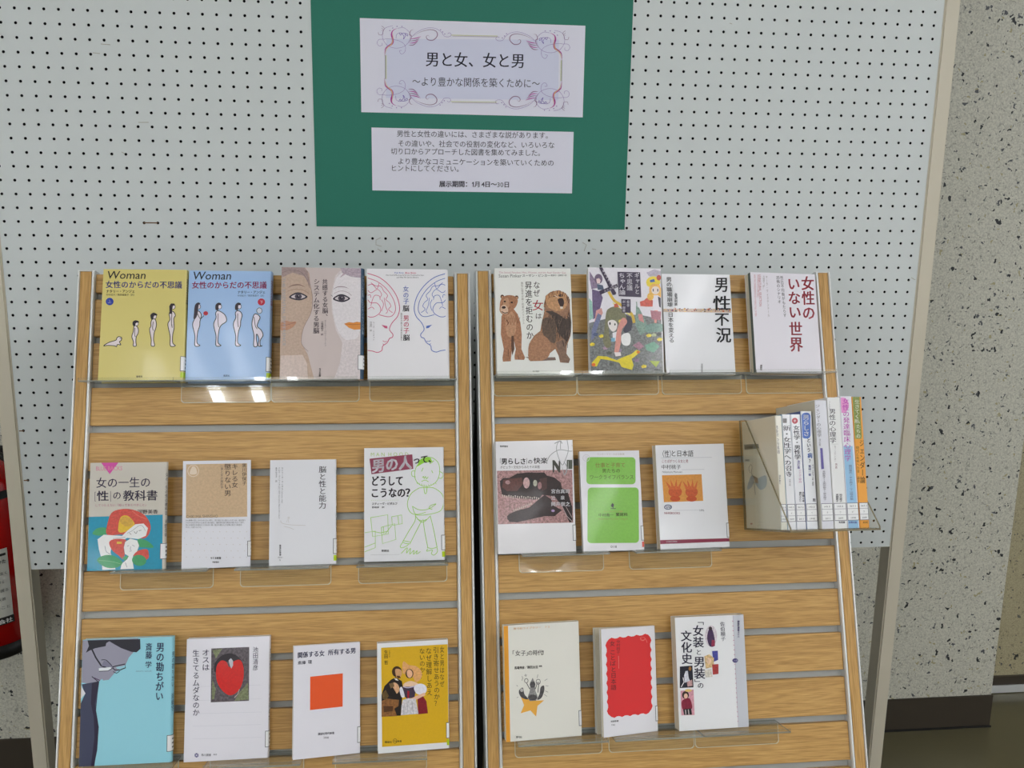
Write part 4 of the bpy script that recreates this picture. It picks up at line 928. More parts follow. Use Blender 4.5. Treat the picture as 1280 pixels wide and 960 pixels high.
def d_language(a):
    a.fr(800, 480, 4)
    k = (62, 60, 68)
    a.t('〈性〉', 98, 332, 172, 370, k, .0); a.t('と日本語', 154, 332, 268, 366, k, .008); a.line([(106, 372), (360, 368)], 1.6, (180, 180, 190))
    a.t('ことばがつくる女と男', 108, 378, 242, 396, (150, 70, 90), .0); a.t('中村桃子', 106, 404, 206, 428, k, .0); a.line([(208, 430), (322, 428)], 1.6, (180, 180, 190)); a.latin('Nakamura Momoko', 112, 436, 212, 446, (110, 110, 120), 0)
    a.poly([(110, 458), (308, 452), (316, 584), (120, 592)], (214, 146, 66), .25)
    for cx, s in ((176, 1), (258, .9)):
        a.ell(cx, 540, 34 * s, 28, (200, 92, 48), .4); a.ell(cx, 574, 26, 14, (196, 84, 40), .4)
        for dx in (-50, -24, 6, 34): a.poly([(cx + dx * .4 - 8, 530), (cx + dx * s, 474 + abs(dx) * .2), (cx + dx * .4 + 10, 526)], (206, 104, 52), .3)
    a.ell(140, 616, 18, 11, None, line=(70, 74, 110), lw=3.5); a.latin('NHK', 126, 609, 156, 623, (60, 64, 100), .02, sh=4); a.latin('BOOKS', 126, 628, 128, 630, (60, 60, 90), 0)
    a.latin('NHKBOOKS', 122, 640, 200, 651, (150, 60, 80), .03); a.line([(166, 632), (296, 630)], 1.4, (180, 180, 190)); a.latin('1096', 298, 626, 320, 636, (80, 80, 90), 0)
    a.poly([(100, 780), (446, 768), (447, 784), (101, 800)], (136, 44, 68)); a.t('日本放送出版協会', 130, 783, 186, 792, (210, 180, 190), 0, d=-.03)
def d_cyan(a):
    a.fr(80, 760, 4.741)
    P = (150, 148, 166); D = (40, 34, 50)
    a.poly([(113, 190), (440, 180), (420, 250), (384, 290), (366, 330), (340, 350), (300, 380), (266, 420), (232, 424), (216, 390), (228, 414), (196, 436), (148, 442), (106, 436)], P)
    a.poly([(142, 190), (450, 184), (452, 240), (430, 260), (400, 258), (340, 236), (300, 214), (270, 196), (252, 206), (248, 224), (186, 236), (152, 250), (132, 262), (150, 222)], D)
    a.line([(160, 226), (190, 290), (222, 338), (252, 350)], 9, D); a.poly([(222, 338), (238, 308), (262, 312), (286, 344), (262, 346)], (126, 124, 146)); a.line([(222, 304), (252, 306), (286, 340)], 4, D, sm=True)
    a.poly([(208, 352), (276, 346), (284, 356), (262, 366), (208, 368)], (222, 226, 232)); a.line([(208, 370), (262, 368), (288, 352)], 4, D); a.line([(286, 346), (306, 340), (362, 328), (364, 350), (330, 364), (300, 362), (290, 350)], 6, D); a.poly([(308, 346), (356, 338), (352, 352), (318, 358)], (150, 196, 210))
    a.line([(166, 400), (200, 428)], 5, D); a.line([(180, 408), (214, 424)], 6, (90, 70, 100)); a.line([(292, 372), (312, 382), (330, 370)], 4, D)
    a.poly([(106, 446), (210, 428), (200, 500), (190, 600), (206, 700), (196, 840), (176, 940), (85, 942), (98, 560), (124, 506)], (64, 68, 92)); a.poly([(166, 440), (210, 426), (196, 500), (184, 560), (204, 700), (196, 820), (178, 940), (158, 940), (180, 760), (176, 640), (160, 560)], (44, 38, 62)); a.poly([(100, 456), (128, 500), (98, 532)], (220, 220, 226))
    k = (58, 56, 100)
    a.t('男の勘ちがい', 544, 202, 594, 546, k, .012, v=True, d=-.01); a.t('斎藤', 482, 206, 522, 300, k, .01, v=True, d=-.01); a.t('学', 480, 312, 520, 352, k, .01); a.latin('satoru saitoh', 426, 364, 518, 374, (120, 150, 170), 0)
def d_fruit(a):
    a.fr(80, 760, 4.741); k = (70, 66, 92)
    for i, y in enumerate((466, 548, 626, 700, 776)): a.line([(760, y), (1170, y - 12)], 1.4, (200, 200, 210))
    a.poly([(874, 240), (1098, 230), (1096, 548), (870, 558)], (92, 84, 90), 1.5)
    for p in ([(880, 420), (900, 480), (890, 540), (876, 540)], [(1040, 500), (1090, 440), (1094, 540), (1010, 548)], [(880, 250), (940, 240), (900, 300)]): a.poly(p, (120, 126, 96), 1)
    a.poly([(898, 380), (894, 330), (930, 286), (980, 268), (1030, 286), (1062, 330), (1060, 360), (1020, 320), (960, 320)], (44, 36, 46), .4, sm=True)
    a.poly([(980, 350), (1000, 320), (1040, 306), (1062, 340), (1064, 410), (1040, 480), (990, 516), (940, 490), (906, 430), (904, 350), (930, 312), (962, 318)], (206, 40, 36), .25, sm=True); a.poly([(976, 310), (990, 296), (1002, 312), (1002, 340), (992, 358), (984, 340)], (190, 190, 200))
    a.line([(1010, 530), (1030, 510), (1040, 480)], 4, (180, 170, 160))
    a.t('池田清彦', 1118, 228, 1152, 370, k, .0, v=True, d=0); a.t('オスは', 818, 242, 864, 372, k, .006, v=True, d=.0); a.t('生きてるムダなのか', 762, 246, 804, 640, k, .006, v=True, d=0)
    a.ell(785, 872, 12, 13, (96, 92, 140)); a.ell(785, 872, 4, 4, (215, 215, 225))
    for i in range(6): a.line([(785, 872), (785 + 14 * math.cos(i * 1.047), 872 + 14 * math.sin(i * 1.047))], 1.5, (215, 215, 225))
    a.t('角川選書', 812, 862, 872, 878, (80, 78, 96), .0); a.latin('469', 884, 862, 906, 872, (80, 78, 96), 0)
def d_square(a):
    a.fr(330, 760, 4.741); k = (52, 50, 90)
    a.t('関係する女', 198, 258, 362, 296, k, .022, d=-.06); a.t('所有する男', 382, 247, 546, 283, k, .022, d=-.06); a.t('斎藤', 200, 312, 250, 334, (60, 58, 80), .01, d=-.05); a.t('環', 262, 306, 286, 330, (60, 58, 80), .01)
    a.poly([(276, 407), (469, 389), (468, 585), (275, 606)], (238, 88, 28)); a.t('講談社現代新書', 322, 740, 420, 756, (66, 62, 80), .01, d=-.08); a.latin('2008', 356, 762, 386, 774, (66, 62, 80), 0)
def d_couple(a):
    a.fr(465, 795, 6.4); Yc = (216, 172, 42)
    a.poly([(74, 94), (606, 66), (614, 846), (80, 888)], Yc, .08)
    k = (64, 66, 44)
    a.t('女と男はなぜ', 542, 80, 580, 408, k, .0, v=True, d=.0); a.t('引き寄せあうのか？', 488, 86, 536, 562, k, .0, v=True, d=.02); a.t('なぜ理解しあえ', 430, 92, 478, 476, k, .0, v=True, d=.02); a.t('ないのか？', 378, 96, 424, 344, k, .0, v=True, d=.02)
    a.t('生物学者', 136, 112, 146, 170, k, 0, v=True); a.t('生田', 96, 112, 130, 180, k, .012, v=True); a.t('哲', 98, 194, 130, 230, k, .01)
    a.t('講談社', 100, 840, 160, 858, k, .02, d=-.02); a.ell(184, 840, 16, 18, None, line=k, lw=3); a.latin('+a', 174, 832, 198, 850, k, .01); a.t('新書', 204, 832, 238, 850, k, .02)
    Dk = (44, 38, 38)
    a.poly([(76, 470), (100, 400), (150, 350), (190, 330), (240, 360), (250, 420), (240, 520), (230, 636), (76, 644)], Dk, .4)
    a.poly([(76, 520), (120, 500), (216, 510), (212, 560), (180, 580), (200, 640), (76, 646)], (140, 96, 58), .9); a.poly([(90, 560), (170, 560), (168, 600), (96, 610)], (90, 60, 40), .6); a.poly([(80, 460), (110, 430), (136, 480), (110, 510), (84, 500)], (100, 80, 50), 1)
    a.ell(200, 285, 40, 44, (70, 50, 38), .6); a.poly([(186, 270), (210, 262), (236, 276), (240, 306), (222, 330), (196, 326)], (206, 156, 112), .3, sm=True); a.poly([(196, 316), (222, 318), (232, 334), (206, 340)], (90, 60, 40), .4); a.poly([(176, 336), (200, 340), (214, 358), (190, 352)], (225, 220, 215))
    a.poly([(244, 230), (254, 202), (276, 216), (300, 232), (350, 240), (388, 270), (400, 310), (384, 350), (350, 366), (330, 330), (280, 300), (250, 300)], (222, 166, 110), .4, sm=True)
    a.ell(300, 300, 32, 38, (72, 50, 40), .5); a.poly([(280, 282), (300, 266), (322, 286), (322, 316), (302, 334), (284, 318)], (228, 180, 146), .2, sm=True)
    a.poly([(250, 390), (280, 366), (320, 360), (370, 380), (380, 410), (330, 430), (270, 424)], (232, 196, 168), .2, sm=True)
    a.poly([(236, 410), (258, 404), (340, 404), (350, 440), (340, 490), (280, 500), (250, 470)], (70, 58, 74), .5); a.line([(250, 404), (290, 412), (350, 398)], 8, (190, 180, 210), sm=True); a.poly([(284, 436), (300, 440), (296, 520), (284, 516)], (160, 40, 50), .3)
    a.poly([(336, 420), (350, 390), (396, 380), (432, 400), (436, 440), (406, 466), (360, 460)], (222, 220, 232), .25, sm=True); a.poly([(222, 420), (240, 408), (262, 480), (240, 490), (226, 460)], (222, 220, 230), .25, sm=True); a.poly([(310, 500), (350, 480), (420, 450), (430, 470), (370, 504), (320, 512)], (228, 184, 154), .2)
    a.poly([(364, 504), (410, 480), (436, 520), (448, 616), (370, 624)], (130, 30, 48), .6); a.poly([(246, 510), (290, 496), (350, 500), (372, 620), (232, 632), (236, 560)], (206, 202, 206), .7)
    a.line([(290, 520), (280, 620)], 3, (150, 146, 156)); a.line([(320, 520), (330, 620)], 3, (150, 146, 156)); a.line([(262, 530), (250, 624)], 3, (150, 146, 156))
    a.poly([(160, 390), (180, 370), (210, 390), (220, 430), (200, 460), (186, 440)], (214, 168, 130), .4, sm=True); a.poly([(136, 380), (170, 372), (180, 400), (150, 420)], (120, 96, 66), .8)
def d_star(a):
    a.fr(590, 750, 4.570)
    a.poly([(180, 150), (205, 148), (220, 812), (196, 812)], (230, 160, 60)); a.t('青弓社ライブラリー　72', 236, 158, 448, 172, (232, 190, 140), .02, d=-.06)
    k = (70, 66, 64)
    a.t('「', 210, 288, 244, 322, k); a.t('女子', 246, 288, 308, 322, k, .006, d=-.02); a.t('」', 307, 288, 337, 320, k); a.t('の時代', 318, 286, 404, 320, k, .006, d=-.02); a.t('！', 398, 286, 430, 316, k, .02)
    a.t('馬場伸彦', 242, 380, 300, 398, k, .03, d=-.03); a.t('／', 300, 378, 314, 396, k); a.t('池田太臣', 314, 376, 378, 394, k, .03, d=-.02); a.t('編著', 382, 374, 400, 384, k, .03)
    a.poly([(276, 546), (318, 566), (348, 576), (412, 574), (374, 606), (366, 666), (334, 632), (278, 648), (298, 602)], (238, 172, 78))
    g = (86, 84, 86); G2 = (140, 138, 138)
    a.poly([(318, 556), (330, 520), (334, 470), (346, 446), (358, 470), (362, 520), (376, 556), (366, 576), (330, 578)], G2, 1.2); a.ell(346, 484, 16, 18, g, 1); a.ell(346, 558, 26, 16, g, 1); a.line([(312, 476), (330, 510)], 4, g); a.line([(374, 470), (362, 510)], 4, g); a.ell(310, 462, 10, 12, None, line=g, lw=3); a.ell(378, 468, 12, 14, None, line=g, lw=3); a.line([(382, 470), (376, 530)], 4, g)
    a.poly([(268, 520), (290, 502), (300, 540), (322, 566), (300, 566), (276, 550)], g, 1, sm=True); a.poly([(392, 500), (410, 490), (412, 520), (396, 560), (372, 570), (386, 536)], g, 1, sm=True); a.ell(284, 516, 9, 10, (190, 186, 184))
    for p in ([(286, 436), (290, 450)], [(290, 446), (284, 462)], [(304, 424), (308, 440)], [(298, 432), (314, 430)], [(376, 426), (372, 446)], [(254, 488), (262, 494)], [(414, 462), (430, 452)], [(420, 490), (436, 492)], [(418, 520), (434, 528)], [(412, 540), (428, 552)], [(256, 560), (264, 554)]): a.line(p, 2.4, G2)
    a.t('青弓社', 252, 777, 286, 790, k, .02)
def d_red(a):
    a.fr(590, 750, 4.570)
    P = []; T = [(772, 222), (1012, 192)]
    def wob(x0, y0, x1, y1, n):
        for i in range(n):
            for t, o in ((.15, 0), (.5, 1), (.85, 0)):
                f = (i + t) / n; dx, dy = x1 - x0, y1 - y0; l = math.hypot(dx, dy); P.append((x0 + dx * f + dy / l * 7 * o, y0 + dy * f - dx / l * 7 * o))
    wob(776, 222, 1012, 198, 5); wob(1016, 204, 1026, 628, 8); wob(1018, 640, 790, 668, 5); wob(778, 660, 770, 230, 8)
    a.poly(P, (216, 34, 14)); k = (110, 30, 34)
    a.t('女', 788, 230, 818, 262, (60, 30, 34), .0); a.t('ことば', 788, 280, 822, 374, (60, 30, 34), .0, v=True); a.t('と日本語', 792, 376, 826, 512, (60, 30, 34), .0, v=True); a.t('中村桃子', 826, 226, 848, 304, k, .0, v=True); a.line([(838, 316), (840, 388)], 1.6, (236, 150, 140))
    a.line([(960, 214), (975, 230), (990, 222), (1000, 244)], 2, (232, 120, 110), sm=True); a.ell(975, 222, 14, 10, None, line=(232, 120, 110), lw=1.6)
    a.t('岩波新書', 792, 688, 838, 700, (70, 70, 76), .02, d=-.1); a.latin('1382', 796, 708, 818, 718, (70, 70, 76), 0)
def d_costume(a):
    a.fr(810, 750, 4.570); k = (54, 50, 74)
    a.poly([(484, 90), (543, 85), (575, 720), (516, 727)], (196, 198, 206)); a.line([(484, 90), (516, 727)], 1.8, (170, 150, 170))
    for i in range(22): a.rect(484 + 1.45 * i - 4, 120 + 27 * i, 489 + 1.45 * i - 4, 124 + 27 * i, (190, 120, 150))
    a.ell(497, 344, 16, 12, (70, 60, 120)); a.t('女装', 486, 338, 510, 350, (200, 200, 220), 0)
    a.t('「', 268, 92, 320, 144, k, v=True); a.t('女装', 254, 142, 318, 272, k, .012, v=True, d=.02); a.t('と', 272, 278, 308, 314, k, .008); a.t('男装', 260, 318, 326, 450, k, .012, v=True, d=.02); a.t('」', 264, 448, 312, 496, k, v=True); a.t('の', 282, 466, 320, 504, k, .008)
    a.t('文化史', 186, 172, 250, 366, k, .012, v=True, d=.03); a.t('佐伯順子', 410, 124, 438, 234, (80, 76, 96), .0, v=True, d=.05); a.t('講談社選書メチエ', 508, 118, 522, 214, (80, 60, 120), .02, v=True)
    a.ell(360, 205, 34, 60, (206, 196, 204), .8); a.poly([(344, 176), (356, 158), (370, 176), (382, 230), (378, 262), (352, 262), (338, 220)], (66, 44, 80), .8, sm=True); a.ell(356, 162, 10, 10, (60, 46, 50)); a.poly([(364, 226), (382, 230), (382, 262), (362, 262)], (140, 40, 70), .5)
    a.poly([(366, 290), (398, 288), (400, 340), (372, 352)], (70, 70, 150), .7); a.poly([(322, 320), (350, 308), (376, 330), (376, 380), (330, 390)], (206, 176, 130), 1.2); a.ell(348, 345, 14, 18, (222, 190, 160), .6); a.poly([(366, 366), (402, 364), (402, 420), (370, 424)], (170, 60, 60), 1); a.poly([(322, 400), (360, 392), (368, 436), (330, 440)], (206, 200, 190), .8)
    a.poly([(182, 378), (254, 372), (260, 496), (182, 500)], (40, 32, 50), .8); a.poly([(206, 430), (214, 404), (228, 402), (232, 440), (240, 460), (210, 470)], (206, 206, 216), .5); a.poly([(222, 466), (252, 452), (254, 488), (226, 492)], (190, 150, 150), .8); a.line([(190, 494), (206, 466), (200, 440)], 5, (220, 215, 220)); a.ell(240, 390, 8, 12, (150, 100, 50))
    a.poly([(186, 516), (260, 508), (266, 654), (190, 656)], (206, 150, 164), .5); a.ell(214, 540, 20, 22, (60, 44, 40), .5); a.ell(216, 546, 11, 15, (224, 184, 160)); a.poly([(192, 580), (210, 562), (238, 560), (252, 600), (246, 620), (200, 622)], (130, 34, 60), .7, sm=True); a.poly([(200, 622), (246, 616), (252, 652), (206, 654)], (40, 36, 44)); a.line([(214, 624), (216, 652)], 5, (190, 180, 180)); a.line([(230, 622), (234, 652)], 5, (190, 180, 180)); a.ell(230, 514, 20, 8, (222, 190, 120))

WH = (226, 226, 232)
book('yellow', 'L', (0.1154, 0.1497, 0.0324, 0.0254, -0.0410, 0.0029), 0.1324, 0.1897, .022, Cn(90, 320, 4.8, [(190, 80), (682, 82), (662, 750), (155, 745)]), 'yellow hardcover with four drawn female figures from baby to girl', (214, 200, 124), d_yellow, rs=.0032, stext=('女性のからだの不思議　上', .08, .36, (60, 56, 90)), hard=True, dot=LIME)
book('blue', 'L', (0.2522, 0.1502, 0.0255, 0.0021, -0.0131, -0.0039), 0.1337, 0.1890, .022, Cn(90, 320, 4.8, [(703, 87), (1190, 92), (1176, 754), (680, 752)]), 'light blue hardcover with four drawn women, one holding an apple', (160, 190, 232), d_blue, rs=.0030, stext=('女性のからだの不思議　下', .08, .36, (150, 40, 80)), hard=True, dot=LIME)
book('pale', 'L', (0.4059, 0.1499, 0.0414, 0.0076, 0.0094, -0.0058), 0.1313, 0.1896, .018, Cn(330, 320, 4.8, [(107, 68), (580, 72), (578, 740), (92, 735)]), 'dusty pink book with two painted faces and orange lips, dark blue spine', (200, 186, 184), d_pale, rs=.0058, stext=('共感する女脳、システム化する男脳', .06, .6, (150, 170, 190)), spine=(44, 72, 98), hard=True)
book('brain', 'L', (0.5500, 0.1501, 0.0291, 0.0517, 0.0564, 0.0105), 0.1326, 0.1896, .020, Cn(330, 320, 4.8, [(615, 76), (1085, 80), (1098, 745), (622, 745)]), 'white book with pink and blue line drawn heads and brains', (228, 226, 232), d_brain, rs=.0058, call=False)
book('lion', 'R', (0.0999, 0.1508, 0.0232, 0.0029, 0.0157, 0.0029), 0.1346, 0.1915, .020, Cn(590, 320, 4.8, [(135, 72), (588, 75), (615, 722), (150, 725)]), 'white book with a lioness and a roaring lion on its cover', (228, 228, 224), d_lion, call=False, pages='w')
book('anime', 'R', (0.2585, 0.1502, 0.0375, -0.0287, -0.0113, -0.0199), 0.1304, 0.1898, .018, Cn(590, 320, 4.8, [(697, 68), (1130, 75), (1155, 708), (707, 702)]), 'book with a crowded colourful cartoon cover and dark title blocks', (214, 212, 214), d_anime, call=False, pages='w')
book('recession', 'R', (0.3968, 0.1500, 0.0186, 0.0021, -0.0145, -0.0075), 0.1266, 0.1841, .0145, Cn(800, 320, 4.8, [(130, 107), (537, 115), (573, 712), (158, 715)]), 'white book with huge black vertical title crossed by a thin multicoloured band', (226, 226, 232), d_recess, call=False, pages='w')
tb = book('nowomen', 'R', (0.5547, 0.1511, 0.0311, 0.0814, 0.0002, -0.0054), 0.1261, 0.1838, .024, Cn(800, 320, 4.8, [(660, 97), (1050, 112), (1088, 708), (700, 705)]), 'white book with large red vertical title and dark green endpaper', (226, 222, 232), d_nowomen, call=False)
box('endpaper', (-.1261 / 2 - .0002, .001, -.0095), (-.1261 / 2 + .004, .1835, -.0008), [plain('dark_green_endpaper', (92, 104, 98), .6)], tb)
book('textbook', 'L', (0.1005, 0.4538, 0.0267, 0.0043, 0.0407, -0.0008), 0.1153, 0.1711, .012, Cn(90, 540, 4.8, [(112, 187), (552, 180), (545, 826), (88, 832)]), 'small paperback with red camellias, white figures and turquoise lower half', (200, 194, 184), d_textbook, rs=.0045, stext=('女の一生の性の教科書　河野美香', .1, .7, (60, 56, 70)))
book('beige', 'L', (0.2418, 0.4537, 0.0261, 0.1358, -0.0002, 0.0131), 0.1053, 0.1725, .010, Cn(90, 540, 4.8, [(665, 172), (1070, 170), (1066, 805), (658, 825)]), 'slim white paperback with beige upper panel and dotted lower half', (222, 222, 230), d_beige, pages='w')
book('brainsex', 'L', (0.3781, 0.4527, 0.0201, 0.0758, -0.0304, 0.0061), 0.1061, 0.1717, .010, Cn(330, 540, 4.8, [(37, 168), (428, 165), (430, 790), (30, 803)]), 'slim plain white paperback with one short vertical title', (222, 222, 228), d_brainsex, rs=.0016, stext=('脳と性と能力　集英社新書', .1, .7, (60, 60, 66)), pages='w', dot=LIME)
book('manhood', 'L', (0.5431, 0.4506, 0.0159, 0.0001, 0.0052, 0.0013), 0.1310, 0.1874, .0145, Cn(330, 540, 4.8, [(600, 95), (1070, 92), (1082, 765), (602, 772)]), 'white book with green scribbled man and maroon title block', (224, 224, 228), d_manhood, rs=.0020, stext=('男の人ってどうしてこうなの', .1, .7, (100, 60, 70)), pages='w', dot=LIME)
book('dino', 'R', (0.0929, 0.4531, 0.0246, 0.0113, 0.0538, 0.0073), 0.1317, 0.1888, .016, Cn(590, 540, 4.8, [(142, 57), (600, 47), (622, 715), (157, 735)]), 'white book with a photograph of a dinosaur skull across the middle', (228, 226, 230), d_dino, rs=.0022, pages='w', call=True, cy=(.018, .045))
book('green', 'R', (0.2248, 0.4534, 0.0244, 0.0050, -0.0236, 0.0013), 0.1050, 0.1705, .013, Cn(590, 540, 4.8, [(642, 118), (1003, 110), (1030, 708), (672, 718)]), 'slim white paperback with two bright green rounded panels', (226, 224, 230), d_green, pages='w', dot=(226, 110, 100))
book('language', 'R', (0.3678, 0.4531, 0.0231, 0.0681, 0.0313, 0.0128), 0.1253, 0.1785, .018, Cn(800, 480, 4., [(77, 308), (418, 300), (447, 810), (103, 828)]), 'white book with orange plant picture and dark red stripe near bottom', (226, 226, 234), d_language, pages='c')
book('cyan', 'L', (0.1087, 0.7516, 0.0209, -0.0148, 0.0196, 0.0069), 0.1359, 0.1918, .015, Cn(80, 760, 4.741, [(113, 187), (632, 170), (628, 915), (85, 940)]), 'pale cyan book with a drawn man in glasses looking down', (146, 206, 222), d_cyan, rs=.0035, stext=('男の勘ちがい　斎藤学', .12, .6, (50, 60, 90)), pages='w')
book('fruit', 'L', (0.2630, 0.7516, 0.0220, 0.0491, 0.0001, 0.0003), 0.1273, 0.1874, .018, Cn(80, 760, 4.741, [(730, 185), (1216, 165), (1205, 885), (708, 915)]), 'white book with a square photograph of a bright red bird breast', (224, 222, 232), d_fruit, rs=.0020, stext=('オスは生きてるムダなのか', .1, .7, (60, 60, 70)), pages='w')
book('square', 'L', (0.4197, 0.7523, 0.0257, 0.2543, -0.0089, 0.0004), 0.1056, 0.1729, .010, Cn(330, 760, 4.741, [(177, 222), (568, 207), (567, 855), (172, 905)]), 'slim white paperback with one plain orange square', (224, 222, 232), d_square)
book('couple', 'L', (0.5568, 0.7513, 0.0195, 0.1002, 0.0802, 0.0112), 0.1135, 0.1733, .0125, Cn(330, 760, 4.741, [(672, 210), (1088, 187), (1095, 828), (675, 865)]), 'slim mustard yellow paperback with a painted couple in old dress', (228, 228, 234), d_couple, dot=LIME)
sb = book('star', 'R', (0.0951, 0.7527, 0.0277, 0.0875, 0.0725, 0.0132), 0.1265, 0.1856, .013, Cn(590, 750, 4.570, [(180, 148), (607, 122), (625, 775), (197, 812)]), 'cream book with an orange star and an orange band down its edge', (226, 224, 216), d_star, pages='c')
rb = book('red', 'R', (0.2405, 0.7527, 0.0275, 0.3417, 0.0093, -0.0108), 0.1056, 0.1719, .0065, Cn(590, 750, 4.570, [(740, 165), (1040, 150), (1063, 745), (752, 790)]), 'slim white paperback standing ajar with a scalloped bright red panel', (226, 224, 230), d_red, pages='c')
hx = .1056 / 2 - .001
for nm, ang, t0, mt, dz in (('loose_pages', -.16, .003, M_PAGES, -.0068), ('back_cover', -.26, .0022, M_PAGESW, -.0072)):
    Mx = Matrix.Translation((hx, 0, dz)) @ Matrix.Rotation(ang, 4, 'Y') @ Matrix.Translation((-2 * hx, .0006, -t0))
    box(nm, (0, 0, 0), (2 * hx - .002, .1705, t0), [mt], rb, 0, Mx)
book('costume', 'R', (0.3827, 0.7514, 0.0262, 0.0606, 0.0316, 0.0001), 0.1223, 0.1847, .0215, Cn(810, 750, 4.570, [(155, 100), (543, 85), (575, 720), (180, 748)]), 'thick white book with vertical title, four small pictures and grey strip', (228, 228, 232), d_costume, call=False, pages='c')

# shelves (left edge u on the rack; all the same length)
for r, k, u0, lab, pl in (
    ('L', 2, .0262, 'clear acrylic shelf under the yellow hardcover', False), ('L', 2, .1738, 'clear acrylic shelf under the light blue hardcover', True),
    ('L', 2, .3215, 'clear acrylic shelf under the book with painted faces', True), ('L', 2, .4852, 'clear acrylic shelf under the white book of heads and brains', True),
    ('R', 2, .0280, 'clear acrylic shelf under the lion book', True), ('R', 2, .1760, 'clear acrylic shelf under the cartoon cover book', True),
    ('R', 2, .3288, 'clear acrylic shelf under the book with huge black title', True), ('R', 2, .4842, 'clear acrylic shelf under the book with red title', True),
    ('L', 6, .0868, 'clear acrylic shelf under the camellia and beige paperbacks', True), ('L', 6, .2761, 'clear acrylic shelf under the plain white slim paperback', True),
    ('L', 6, .4672, 'clear acrylic shelf under the green scribble book', True), ('R', 6, .0640, 'clear acrylic shelf under the dinosaur skull book', True),
    ('R', 6, .2556, 'clear acrylic shelf under the book with orange plant picture', True),
    ('L', 10, .0400, 'clear acrylic shelf under the pale cyan book', True), ('L', 10, .2350, 'clear acrylic shelf under the orange square paperback', True),
    ('L', 10, .4310, 'clear acrylic shelf under the mustard yellow paperback', True), ('R', 10, .0489, 'clear acrylic shelf under the orange star book', True),
    ('R', 10, .2070, 'clear acrylic shelf under the red panel paperback', True), ('R', 10, .3555, 'clear acrylic shelf under the thick book with grey strip', True)):
    shelf(r, k, u0, lab, pl)

# ================================================================ acrylic tray with spine-out books
def trayM():
    return rackM('R', .4599, .4214, .0153) @ (Matrix.Rotation(math.radians(5), 4, 'Y') @ Matrix.Rotation(.0297, 4, 'X'))
TM = trayM()
tray = empty('acrylic_book_tray', TM, 'clear acrylic tray with slanted sides holding the spine-out books', 'tray')
TW = .1585; TD = .165
def acr_part(name, bm):
    me = mesh(bm, name); me.materials.append(M_ACR); me.materials.append(M_ACRT); return link(name, me, (), tray)
bm = bmesh.new(); prism(bm, [(0, 0), (TW, 0), (TW, TD), (0, TD)], -.003, 0, axis=1, mi_side=1); acr_part('base', bm)
prof = [(0, 0), (TD, 0), (TD, .003), (.024, .186), (.018, .188), (0, .188)]
for x in (0, TW - .0028):
    bm = bmesh.new(); prism(bm, prof, x, x + .0028, axis=0, mi_side=1); acr_part('side_panel', bm)
bm = bmesh.new(); prism(bm, [(.0028, 0), (TW - .0028, 0), (TW - .0028, .10), (.0028, .10)], 0, .0028, axis=2, mi_side=1); acr_part('back_plate', bm)
def proj_px(p):
    R = Euler(CAM_R, 'XYZ').to_matrix(); d = R.transposed() @ (p - Vector(CAM_P)); return 640 + CAM_F * d.x / -d.z, 480 - CAM_F * d.y / -d.z
